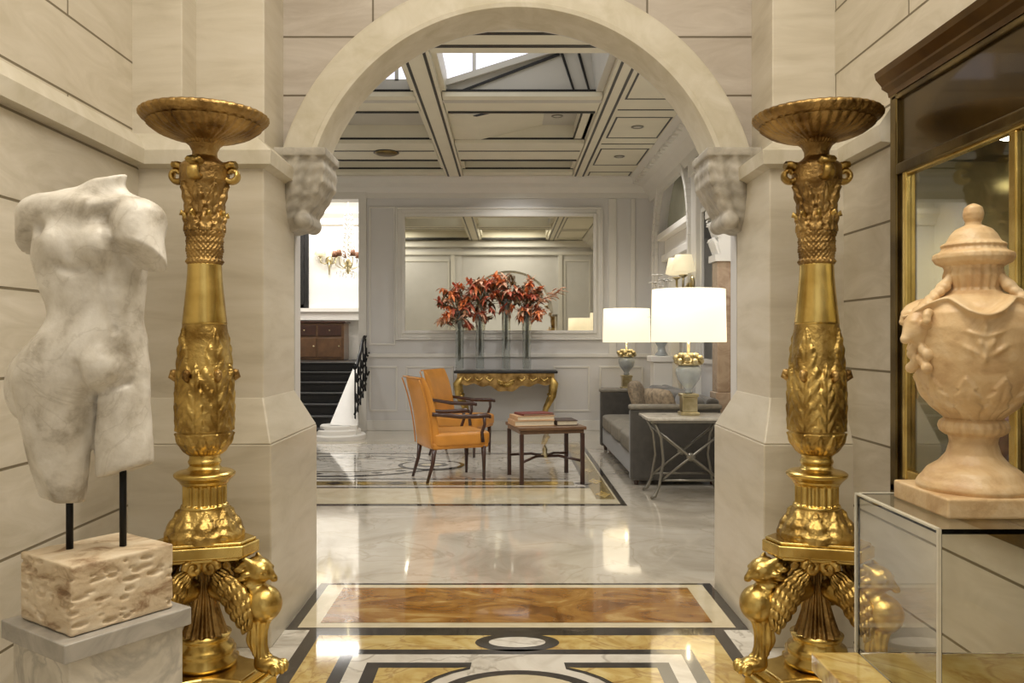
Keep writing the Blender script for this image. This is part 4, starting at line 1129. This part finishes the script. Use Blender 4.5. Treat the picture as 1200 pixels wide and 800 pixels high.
# frame round the glass
q = MB(); q.box(-.03, .03, Y(3.355), Y(3.41), .82, 2.47); q.box(-.015, .03, Y(3.33), Y(3.36), .86, 2.16); q.box(-.03, .03, Y(.6), Y(3.41), .80, .855)
q.box(-.02, .03, Y(.6), Y(3.41), .855, .885)
q.build('outer_frame', M['bronze'], cb, bevel=.006)
q = MB(); q.box(-.025, .02, Y(3.285), Y(3.315), .885, 2.146); q.box(-.02, .02, Y(.7), Y(3.325), .885, .925); q.box(-.02, .02, Y(.7), Y(3.325), 2.11, 2.146)
for yy in (2.60, 1.9, 1.2): q.box(-.02, .02, Y(yy - .02), Y(yy + .02), .925, 2.11)
q.build('door_frame', M['golds'], cb, bevel=.006)
q = MB(); q.box(-.012, .02, Y(.6), Y(3.40), 2.146, 2.46); q.build('header', plain('header_dark_lacquer', srgb(84, 66, 30), .26, .8, .4, 3, coat=.3), cb, bevel=.004)
q = MB(); q.box(-.035, .0, Y(.6), Y(3.35), 2.12, 2.165); q.box(-.03, 0, Y(.6), Y(3.40), 2.43, 2.455); q.build('header_bead', M['bronze'], cb, bevel=.008)
q = MB(); q.prism([(.03, 2.455), (-.03, 2.455), (-.035, 2.475), (-.06, 2.49), (-.06, 2.50), (-.085, 2.53), (-.09, 2.555), (.03, 2.555)], Y(.55), Y(3.42), 'y'); q.build('cornice', plain('cornice_dark_gilt', srgb(98, 72, 34), .34, .8, .25, 8), cb)
for y0, y1 in ((2.62, 3.285), (1.92, 2.58), (1.22, 1.88), (.72, 1.18)):
    q = MB(); q.box(-.004, .002, Y(y0), Y(y1), .925, 2.11); q.build('glass_pane', M['glass'], cb)
for yy in (2.82, 1.9):
    q = MB(); q.lathe([(.045, 0), (.045, -.015), (.035, -.02), (.0, -.02)], 20, (.12, Y(yy), 2.16)); s_ = q.build('spotlight', M['spot'], cb)
    tag(s_, 'lit round spotlight')

# ------------------------------------------------------------------ furniture of the hall
def rbox(u, v, cx, cy, cz, hx, hy, hz, e=.35):
    """superellipsoid point"""
    a = (u * 2 - 1) * PI; p = (v - .5) * PI
    sg = lambda x, k: math.copysign(abs(x) ** k, x)
    return (cx + hx * sg(math.cos(p), e) * sg(math.cos(a), e), cy + hy * sg(math.cos(p), e) * sg(math.sin(a), e), cz + hz * sg(math.sin(p), e))
def cushion(mb, c, h, e=.35, nu=40, nv=20): mb.grid(lambda u, v: rbox(u, v, *c, *h, e), nu, nv, True)
ch = thing('armchair', 'orange leather armchair nearest the arch, facing the coffee table', 'armchair', (-.59, 8.54, 0), math.radians(23), 'orange leather armchairs by the coffee table')
q = MB(); cushion(q, (0.02, 0, .435), (.325, .305, .075), .3); q.build('seat', M['leather'], ch, True)
q = MB(); q.box(-.29, .31, -.285, .285, .34, .41); q.build('seat_rail', M['leather'], ch, bevel=.02)
def back(u, v):
    a = (u * 2 - 1) * PI; s = v
    sg = lambda x, k: math.copysign(abs(x) ** k, x)
    endr = min(1, 6 * min(s, 1 - s) + .05) ** .35
    th = (.062 - .022 * s) * endr; wd = (.275 + .025 * s)
    cx = -.265 - .05 * s - .10 * s ** 2.4; cz = .34 + .725 * s
    bend = -.035 * (sg(math.sin(a), .4)) ** 2 * -1
    return (cx + th * sg(math.cos(a), .5) + bend * .6, wd * sg(math.sin(a), .4), cz)
q = MB(); q.grid(back, 44, 30, True); bk = q.build('backrest', M['leather'], ch, True)
q = MB(); pts = [back(.52, s) for s in np.linspace(.02, .985, 20)]
for sy in (-1, 1):
    q.tube([(-.30 - .05 * s - .10 * s ** 2.4, sy * (.285 + .025 * s), .34 + .725 * s) for s in np.linspace(.03, .97, 16)], .007, 6)
q.tube([(-.43, y_, 1.058) for y_ in np.linspace(-.3, .3, 6)], .008, 6); q.build('piping', M['leather'], bk, True)
for sy in (-1, 1):
    q = MB(); y_ = sy * .31
    q.tube([(-.30, y_ * .95, .70), (-.16, y_, .685), (.0, y_, .665), (.15, y_, .665), (.27, y_, .67), (.31, y_, .66), (.315, y_, .64)], [.02, .021, .022, .024, .026, .02, .012], 10)
    q.tube([(.25, y_, .66), (.255, y_, .58), (.225, y_, .50), (.235, y_, .40)], [.018, .016, .017, .02], 10)
    q.build('arm', M['wood'], ch, True)
    q = MB(); q.tube([(.26, sy * .26, .36), (.265, sy * .26, .2), (.265, sy * .26, 0.001)], [.028, .021, .015], 8); q.build('leg', M['wood'], ch, True)
    q = MB(); q.tube([(-.26, sy * .25, .37), (-.28, sy * .25, .2), (-.34, sy * .25, 0.001)], [.028, .020, .015], 8); q.build('leg', M['wood'], ch, True)
dup(ch, (-.57, 10.31, 0), math.radians(-20), 'orange leather armchair further back, between front armchair and console', 'orange leather armchairs by the coffee table')

ct = thing('coffee_table', 'square bronze and wood coffee table beside the orange armchairs', 'table', (.385, 8.5, 0), math.radians(12))
q = MB(); q.box(-.35, .35, -.33, .33, .535, .57); q.box(-.33, .33, -.31, .31, .50, .535); q.build('tabletop', M['woodm'], ct, bevel=.008)
for sx in (-1, 1):
    for sy in (-1, 1):
        q = MB(); q.prism([(sx * .315 - .02, sy * .295 - .02), (sx * .315 + .02, sy * .295 - .02), (sx * .315 + .02, sy * .295 + .02), (sx * .315 - .02, sy * .295 + .02)], 0.001, .50, 'z'); q.build('leg', M['wood'], ct, bevel=.005)
q = MB()
for s in (-1, 1): q.tube([(-.31, s * -.29, .22), (-.12, s * -.11, .25), (0, 0, .235), (.12, s * .11, .25), (.31, s * .29, .22)], .014, 8)
q.build('stretcher', M['wood'], ct, True)
q = MB(); q.lathe([(.0, .215), (.03, .22), (.04, .25), (.02, .275), (.028, .30), (.012, .335), (.0, .36)], 18); q.build('finial', M['brass'], ct, True)
def book(loc, rz, sx, sy, sz, cm, label):
    t = thing('book', label, 'book', loc, rz, 'books on the coffee table')
    q = MB(); q.box(-sx / 2, sx / 2, -sy / 2, sy / 2, 0, .006); q.box(-sx / 2, sx / 2, -sy / 2, sy / 2, sz - .006, sz); q.box(-sx / 2, -sx / 2 + .008, -sy / 2, sy / 2, .006, sz - .006); q.build('cover', cm, t, bevel=.002)
    q = MB(); q.box(-sx / 2 + .008, sx / 2 - .008, -sy / 2 + .008, sy / 2 - .008, .006, sz - .006); q.build('pages', M['page'], t)
    return t
book((.24, 8.42, .571), math.radians(12), .42, .32, .055, M['bookp'], 'large beige book lying at the bottom of the pile on the coffee table')
book((.25, 8.43, .627), math.radians(15), .40, .30, .045, M['bookp'], 'beige book in the middle of the pile on the coffee table')
book((.27, 8.44, .673), math.radians(20), .34, .26, .02, M['bookr'], 'thin dark red book on top of the coffee table pile')
book((.585, 8.48, .571), math.radians(8), .22, .30, .05, M['bookd'], 'dark brown book lying by itself at right of coffee table')

# sofa facing left
so = thing('sofa', 'long charcoal velvet sofa along the right wall of the hall', 'sofa', (1.66, 9.45, 0))
HL = 1.36
q = MB(); q.box(-.42, .42, -HL + .05, HL - .05, .08, .30); q.build('base', M['sofa'], so, bevel=.02)
for s in (-1, 1):
    q = MB(); q.box(-.45, .45, s * HL - .1 if s > 0 else -HL, s * HL if s > 0 else -HL + .1, .05, .76); a = q.build('arm', M['sofa'], so, bevel=.03)
    q = MB(); y0, y1 = (HL - .11, HL + .01) if s > 0 else (-HL - .01, -HL + .11)
    q.box(-.46, .46, y0, y1, .75, .80); q.build('arm_roll', M['sofac'], a, bevel=.022)
q = MB(); q.prism([(.30, .25), (.44, .25), (.46, .84), (.38, .86), (.33, .84)], -HL + .1, HL - .1, 'y'); q.build('backrest', M['sofa'], so, bevel=.03)
for k in range(3):
    q = MB(); yc = -HL + .1 + (2 * HL - .2) / 3 * (k + .5)
    cushion(q, (-.06, yc, .385), (.38, (2 * HL - .2) / 6 - .005, .09), .25); q.build('seat_cushion', M['sofac'], so, True)
    q = MB(); cushion(q, (.25, yc, .66), (.09, (2 * HL - .2) / 6 - .01, .20), .35); q.build('back_cushion', M['sofa'], so, True)
for sx in (-.38, .38):
    for sy in (-1.28, 1.28):
        q = MB(); q.lathe([(.02, 0.001), (.03, .08)], 12, (sx, sy, 0)); q.build('foot', M['wood'], so)
def pil(loc, rot, label):
    q = MB()
    def f(u, v):
        a, b_ = u * 2 - 1, v * 2 - 1
        return None
    for s in (1, -1):
        q.grid(lambda u, v: (s * .075 * (max(0, 1 - (u * 2 - 1) ** 4) * max(0, 1 - (v * 2 - 1) ** 4)) ** .6, (u - .5) * .46 * (1 - .06 * (2 * v - 1) ** 2), (v - .5) * .46 * (1 - .06 * (2 * u - 1) ** 2)), 18, 18)
    o = q.build('throw_pillow', M['pillow'], None, True); o.location = loc; o.rotation_euler = rot
    return tag(o, label, 'pillow', 'throw pillows on the sofa')
pil((1.63, 8.66, .71), (0, math.radians(-18), math.radians(28)), 'taupe patterned throw pillow against the near arm of the sofa')
pil((1.63, 10.2, .71), (0, math.radians(-18), math.radians(-24)), 'taupe patterned throw pillow at the far end of the sofa')

# side table with crossed metal legs
sd = thing('side_table', 'marble topped side table with crossed steel legs before the sofa', 'table', (1.66, 7.62, 0))
q = MB(); q.box(-.40, .40, -.27, .27, .715, .74); q.build('tabletop', marble('grey_tabletop_marble', [(.3, srgb(170, 162, 148)), (.65, srgb(214, 208, 196))], 4, 2, .15), sd, bevel=.006)
q = MB(); q.box(-.37, .37, -.24, .24, .69, .715); q.build('apron', M['steel'], sd, bevel=.004)
for sx in (-1, 1):
    for sy in (-1, 1):
        q = MB(); q.tube([(sx * .33, sy * .21, .69), (sx * .27, sy * .2, .56), (sx * .25, sy * .2, .35), (sx * .29, sy * .21, .12), (sx * .33, sy * .22, .03), (sx * .37, sy * .22, .012)], [.016, .014, .013, .014, .018, .012], 8); q.build('leg', M['steel'], sd, True)
for sy in (-1, 1):
    q = MB()
    for s in (-1, 1): q.tube([(s * -.30, sy * .2, .62), (0, sy * .2, .38), (s * .28, sy * .2, .16)], .012, 8)
    q.tube([(-.27, sy * .2, .17), (.27, sy * .2, .17)], .011, 8)
    q.lathe([(.012, -.012), (.04, -.008), (.04, .008), (.012, .012)], 18); n0 = len(q.v) - 72
    for i in range(n0, len(q.v)):
        x, y_, z = q.v[i]; q.v[i] = (x, sy * .2 + z, .38 + y_)
    q.build('cross_brace', M['steel'], sd, True)
def lamp(loc, label, s=1.0):
    t = thing('table_lamp', label, 'lamp', loc, 0, 'lit table lamps beside the sofa')
    q = MB(); q.box(-.085 * s, .085 * s, -.085 * s, .085 * s, 0, .03 * s); q.box(-.07 * s, .07 * s, -.07 * s, .07 * s, .03 * s, .17 * s); q.box(-.08 * s, .08 * s, -.08 * s, .08 * s, .17 * s, .20 * s); q.build('base', M['brass'], t, bevel=.006)
    q = MB(); q.lathe([(r * s, z * s) for r, z in ((.03, .20), (.045, .215), (.03, .235), (.055, .27), (.10, .33), (.118, .39), (.118, .43), (.10, .455), (.085, .465))], 40); q.build('body', M['ceram'], t, True)
    q = MB(); q.lathe([(r * s, z * s) for r, z in ((.085, .46), (.12, .47), (.10, .49), (.075, .50), (.03, .53), (.014, .56), (.012, .68))], 40)
    for k in range(10):
        a = 2 * PI * k / 10; q.ball((.115 * s * math.cos(a), .115 * s * math.sin(a), (.50 + .03 * (k % 2)) * s), .032 * s, 10, 6)
        q.ball((.075 * s * math.cos(a + .3), .075 * s * math.sin(a + .3), .555 * s), .026 * s, 10, 6)
    q.build('leaf_collar', M['brass'], t, True)
    q = MB(); q.grid(lambda u, v: (.345 * s * math.cos(2 * PI * u) * (1 - .03 * v), .345 * s * math.sin(2 * PI * u) * (1 - .03 * v), (.68 + .49 * v) * s), 64, 2, True)
    q.build('shade', M['shade'], t, True, solid=.004)
    q = MB(); q.tube([(-.33 * s, 0, .70 * s), (.33 * s, 0, .70 * s)], .004, 6); q.tube([(0, -.33 * s, .70 * s), (0, .33 * s, .70 * s)], .004, 6); q.build('shade_spider', M['brass'], t)
    q = MB(); q.ball((0, 0, .86 * s), .05 * s); q.tube([(0, 0, .68 * s), (0, 0, .82 * s)], .016 * s, 8); q.build('bulb', M['bulb'], t, True)
    return t
lamp((1.69, 7.66, .741), 'large lit table lamp with white drum shade on marble side table')
et = thing('end_table', 'small dark wooden end table behind the far end of sofa', 'table', (1.72, 12.0, 0))
q = MB(); q.box(-.32, .32, -.32, .32, .69, .72); q.build('tabletop', M['wood'], et, bevel=.008)
q = MB(); q.box(-.27, .27, -.27, .27, .58, .69); q.build('drawer_box', M['wood'], et, bevel=.006)
for sx in (-1, 1):
    for sy in (-1, 1):
        q = MB(); q.tube([(sx * .25, sy * .25, .60), (sx * .25, sy * .25, 0.001)], [.026, .014], 8); q.build('leg', M['wood'], et)
lamp((1.74, 12.0, .721), 'lit table lamp with white shade further back, behind the sofa')

# gilded console with black top
co = thing('console_table', 'gilded carved console table with black marble top below the mirror', 'table', (-.03, 12.68, 0))
q = MB(); q.box(-.79, .79, -.24, .24, .925, .965); q.build('tabletop', M['ebony'], co, bevel=.008)
q = MB(); pts = [(-.74, .925)] + [(x, .76 - .05 * abs(math.cos(x * 2.1)) ** 3 + .018 * math.cos(x * 26) - .07 * math.exp(-(x / .16) ** 2)) for x in np.linspace(-.74, .74, 60)] + [(.74, .925)]
q.prism(pts, -.22, -.18, 'y'); q.prism(pts, .18, .21, 'y')
for s in (-1, 1): q.box(s * .72 - .02, s * .72 + .02, -.2, .2, .76, .925)
ap = q.build('apron', M['goldd'], co)
q = MB()
for k in range(9):
    a = PI * k / 8; q.tube([(0, -.225, .78), (.13 * math.cos(a), -.235, .80 - .10 * math.sin(a) + .02)], [.012, .02], 8)
for s in (-1, 1):
    for j in range(3):
        q.tube([(s * (.18 + .17 * j), -.225, .86), (s * (.24 + .17 * j), -.235, .81), (s * (.30 + .17 * j), -.228, .85), (s * (.27 + .17 * j), -.228, .875)], [.01, .018, .014, .008], 8)
q.build('shell_ornament', M['gold'], ap, True)
for sx in (-1, 1):
    for sy in (-1, 1):
        q = MB(); q.tube([(sx * .67, sy * .17, .88), (sx * .74, sy * .19, .76), (sx * .72, sy * .18, .58), (sx * .62, sy * .15, .38), (sx * .58, sy * .13, .20), (sx * .62, sy * .15, .07), (sx * .66, sy * .16, .03)], [.05, .065, .05, .036, .03, .036, .03], 12)
        for j in range(5): q.ball((sx * (.75 - .02 * j), sy * .2, .78 - .05 * j), .026, 8, 5)
        q.build('leg', M['gold'], co, True)
# tall glass vases with flowers
VX = (-.745, -.43, -.025, .295)
vlabels = ('leftmost of the four tall glass vases on the console', 'second from left of the four tall glass vases on the console', 'third from left of the four tall glass vases on the console', 'rightmost of the four tall glass vases on the console')
def petal(mb, c, d, L, W, droop):
    d = Vector(d).normalized(); s = d.cross(Vector((0, 0, 1)))
    if s.length < .05: s = Vector((1, 0, 0))
    s.normalize(); n = s.cross(d)
    vs = []
    for i in range(5):
        t = i / 4; w = W * math.sin(PI * min(1, .12 + t * .88)) ** .8
        p = Vector(c) + d * (L * t) + n * (.25 * L * t * (1 - t)) - Vector((0, 0, droop * L * t * t))
        vs += [p - s * w - n * .15 * w, p + n * .12 * w, p + s * w - n * .15 * w]
    fs = []
    for i in range(4):
        for j in range(2): fs.append((i * 3 + j, i * 3 + j + 1, i * 3 + 4 + j, i * 3 + 3 + j))
    mb.add(vs, fs)
rf_ = random.Random(11)
for i, vx in enumerate(VX):
    hv = (.93, 1.02, 1.10, .98)[i]
    t = thing('glass_vase', vlabels[i], 'vase', (vx, 12.66, .966), 0, 'tall glass vases on the console')
    q = MB(); R = .066
    q.lathe([(.0, .001), (R, .001), (R, hv), (R - .011, hv), (R - .011, .03), (.0, .03)], 28, cap=False); q.build('cylinder', M['vglass'], t, 'auto')
    fa = thing('flower_arrangement', ('orange and rust flowers with dark twigs in the leftmost glass vase', 'red and peach flowers with leaves in second glass vase from left', 'tall rust coloured flowers and leaves in third glass vase from left', 'orange flowers with a peach spray in the rightmost glass vase')[i],
               'flowers', (vx, 12.66, 1.0), 0, 'flower arrangements in the glass vases')
    heads = []
    nst = 40
    q = MB()
    for k in range(nst):
        a = rf_.uniform(0, 2 * PI); sp = .26 * rf_.uniform(.05, 1) ** .6; hz = hv + .0 + rf_.uniform(-.16, .40) - sp * .35
        hx, hy = sp * math.cos(a) * .95, sp * math.sin(a) * .5
        if i == 0: hx -= .10
        if i == 3: hx += .08
        q.tube([(rf_.uniform(-.02, .02), rf_.uniform(-.02, .02), hv - .55 + rf_.uniform(-.3, .1)), (hx * .08, hy * .08, hv * .85 - .05), (hx * .5, hy * .5, hz - .08), (hx, hy, hz)], [.004, .004, .003, .003], 5)
        heads.append((hx, hy, hz))
    q.build('stems', M['stem'], fa, True)
    for k, hd in enumerate(heads):
        q = MB(); m_ = ('flame', 'rust', 'peach', 'flame', 'peach', 'leaf', 'rust')[(k + i) % 7]
        np_ = 9 if m_ != 'leaf' else 6
        for j in range(np_):
            a = 2 * PI * j / np_ + rf_.uniform(-.2, .2); petal(q, hd, (math.cos(a), math.sin(a), rf_.uniform(-.5, .9)), rf_.uniform(.07, .135), rf_.uniform(.018, .030), rf_.uniform(-.4, 1.2))
        q.ball(hd, .02, 8, 5)
        q.build('blossom' if m_ != 'leaf' else 'leaf_spray', M[m_], fa, True)
    q = MB()
    for k in range(9):
        a = rf_.uniform(0, 2 * PI); L = rf_.uniform(.18, .34); el = rf_.uniform(.0, 1.0); p = Vector((0, 0, hv - .02)); pts = []
        for j in range(6):
            pts.append(tuple(p)); p = p + Vector((math.cos(a) * math.cos(el) * L / 5, math.sin(a) * math.cos(el) * L / 8, math.sin(el) * L / 5)); a += rf_.uniform(-.4, .4)
        q.tube(pts, [.005 - .0006 * j for j in range(6)], 5)
        for j in range(2, 6):
            for s in (-1, 1): petal(q, pts[j], (math.cos(a + s * 1.1), math.sin(a + s * 1.1), .3), .07, .014, .2)
    q.build('twigs', M['leaf'], fa, True)
    if i == 3:
        q = MB()
        for k in range(26):
            tt = k / 25; c_ = (.12 + .42 * tt, -.05, hv + .06 + .17 * tt + rf_.uniform(-.04, .04)); petal(q, c_, (1, rf_.uniform(-.8, .8), rf_.uniform(-.5, .8)), .12, .032, .2)
        q.build('feather_spray', M['peach'], fa, True)
# wall mirror
mr = thing('wall_mirror', 'large rectangular mirror in a white frame above the gilded console', 'mirror', (-.135, YB, 2.485))
q = MB(); q.box(-1.49, 1.49, -.03, -.005, -.90, .90); q.build('mirror_glass', M['mirror'], mr)
q = MB()
for (w0, w1, d) in ((0, .05, .06), (.05, .12, .035), (.12, .15, .05)):
    a0, a1, b0, b1 = 1.49 + w0, 1.49 + w1, .90 + w0, .90 + w1
    for s in (-1, 1):
        q.box(min(s * a0, s * a1), max(s * a0, s * a1), -d, -.001, -b1, b1); q.box(-a0, a0, -d, -.001, min(s * b0, s * b1), max(s * b0, s * b1))
q.build('frame', M['hallt'], mr, bevel=.006)
# gilded sconces and pilaster on right wall
sconce((HX1 - .07, 9.85, 2.12), -PI / 2, 'gilded candle sconce on the white pilaster above the large lamp', 1.6, True, 'gilded sconces of the right hall wall')
t = thing('flower_bouquet', 'pale white blossoms in a stone vase inside the arched niche', 'flowers', (HX1 + .0, 11.2, 1.2))
q = MB(); q.lathe([(.05, 0), (.09, .01), (.06, .06), (.05, .12), (.12, .25), (.15, .40), (.13, .46), (.15, .5), (.13, .5)], 28); q.xform(Matrix.Translation((-.2, 0, .02))); q.build('vase', M['ceram'], t, True)
for k in range(16):
    q = MB(); a = rf_.uniform(0, 2 * PI); r_ = rf_.uniform(.05, .3); c_ = (-.2 + .5 * r_ * math.cos(a), r_ * math.sin(a) * 1.4, .75 + rf_.uniform(-.2, .45) - r_ * .4)
    q.tube([(-.2, 0, .48), (-.2 + .2 * r_ * math.cos(a), r_ * math.sin(a), .6), c_], .005, 5)
    for j in range(7):
        b_ = 2 * PI * j / 7; petal(q, c_, (math.cos(b_), math.sin(b_), .5), .12, .035, .4)
    q.build('blossom', M['white'], t, True)
pt = thing('pedestal', 'white stone pedestal carrying pale flowers in the arched niche', 'pedestal', (HX1 - .2, 11.2, 0))
q = MB(); q.box(-.17, .17, -.17, .17, 1.14, 1.219); q.build('cap', M['white'], pt, bevel=.01)
q = MB(); q.box(-.13, .13, -.13, .13, .14, 1.14); q.build('shaft', M['white'], pt, bevel=.01)
q = MB(); q.box(-.17, .17, -.17, .17, 0.001, .14); q.build('base', M['white'], pt, bevel=.01)
b = MB(); b.box(HX1 - .16, HX1, 8.42, 8.68, 0, .9); b.box(HX1 - .14, HX1, 8.44, 8.66, .9, 2.25); 
struct('trim_pilaster', b, M['rosso'], bevel=.01)
b = MB(); b.box(HX1 - .17, HX1, 8.41, 8.69, 2.25, 2.32); b.box(HX1 - .20, HX1, 8.38, 8.72, 2.72, 2.80)
for k in range(5):
    for j in range(2):
        z0 = 2.33 + .17 * j; y0 = 8.45 + .05 * k
        b.tube([(HX1 - .12, y0, z0), (HX1 - .15, y0, z0 + .10), (HX1 - .18 - .01 * j, y0, z0 + .16), (HX1 - .19 - .01 * j, y0, z0 + .13)], [.02, .024, .016, .01], 8)
for yy in (8.42, 8.68):
    b.tube([(HX1 - .16 - .03 * math.cos(j * .6), yy, 2.68 + .03 * math.sin(j * .6)) for j in range(11)], .012, 8)
b.box(HX1 - .13, HX1, 8.44, 8.66, 2.32, 2.72)
struct('trim_capital', b, M['hallt'])
b = MB(); b.box(HX1 - .1, HX1, 8.42, 8.68, 2.8, 3.62); struct('trim_pilaster_top', b, M['hallt'])

# ------------------------------------------------------------------ light
def area(name, loc, size, power, col, rot=(0, 0, 0), sy=None):
    l = bpy.data.lights.new(name, 'AREA'); l.energy = power; l.color = col; l.size = size
    if sy: l.shape = 'RECTANGLE'; l.size_y = sy
    o = bpy.data.objects.new(name, l); COL.objects.link(o); o.location = loc; o.rotation_euler = rot; return o
def spot(name, loc, power, col, ang=100, rad=.12, blend=.8, target=None):
    l = bpy.data.lights.new(name, 'SPOT'); l.energy = power; l.color = col; l.spot_size = math.radians(ang); l.spot_blend = blend; l.shadow_soft_size = rad
    o = bpy.data.objects.new(name, l); COL.objects.link(o); o.location = loc
    if target: o.rotation_euler = (Vector(target) - Vector(loc)).to_track_quat('-Z', 'Y').to_euler()
    return o
WARM = (1, .92, .79); NEU = (1, .975, .94)
area('foyer_fill_area', (0, 1.6, 4.5), 2.4, 84, WARM, sy=3.2)  # added overhead fill, no such foyer fitting is in view
spot('torso_fill_spot', (.3, 2.9, 4.45), 110, WARM, 46, .08, .7, (-1.1, 2.3, 1.5))  # added spot to brighten the torso's right edges
spot('foyer_spot_urn', (.5, 1.0, 4.4), 45, WARM, 50, .08, .7, (1.25, 2.1, 1.4))
for x in (-3.0, 0.1):
    area('hall_fill_area', (x, 5.85, 4.2), 1.2, 42, NEU)  # unseen soft fill added for the hall, hidden above the arch
for x, y in ((-3.2, 8.0), (-3.2, 10.1), (1.56, 7.6), (.15, 10.0), (.15, 12.1), (1.56, 10.6)):
    spot('hall_spot', (x, y, 3.95 if x > 1 else 4.2), 68, NEU, 130, .1)
spot('flower_fill_spot', (.62, 10.25, 4.12), 80, NEU, 36, .04, .7, (-.2, 12.6, 2.0))  # added accent to lift the dim flowers on the console
area('lantern_daylight', (-.4, 7.9, 4.98), 1.6, 10, (.93, .95, 1))
area('stair_light', (-3.4, 14.6, 4.28), 1.6, 75, NEU)
spot('cabinet_spot', (XR + .12, 2.82, 2.11), 26, WARM, 140, .03)
w = bpy.data.worlds.new('World'); S.world = w; w.use_nodes = True
bg = w.node_tree.nodes['Background']; bg.inputs[0].default_value = (1, .93, .82, 1); bg.inputs[1].default_value = .55

# ------------------------------------------------------------------ camera
cam = bpy.data.cameras.new('camera'); co_ = bpy.data.objects.new('camera', cam); COL.objects.link(co_)
cam.lens = 28.8; cam.sensor_width = 36; cam.shift_x = 5 / 1200; cam.shift_y = -3 / 1200; cam.clip_start = .05
co_.location = (0, 0, 1.45); co_.rotation_euler = (PI / 2, 0, 0)
S.camera = co_
S.view_settings.view_transform = 'Standard'; S.view_settings.look = 'None'; S.view_settings.gamma = 1; S.view_settings.use_curve_mapping = False
S.view_settings.exposure = 0.42
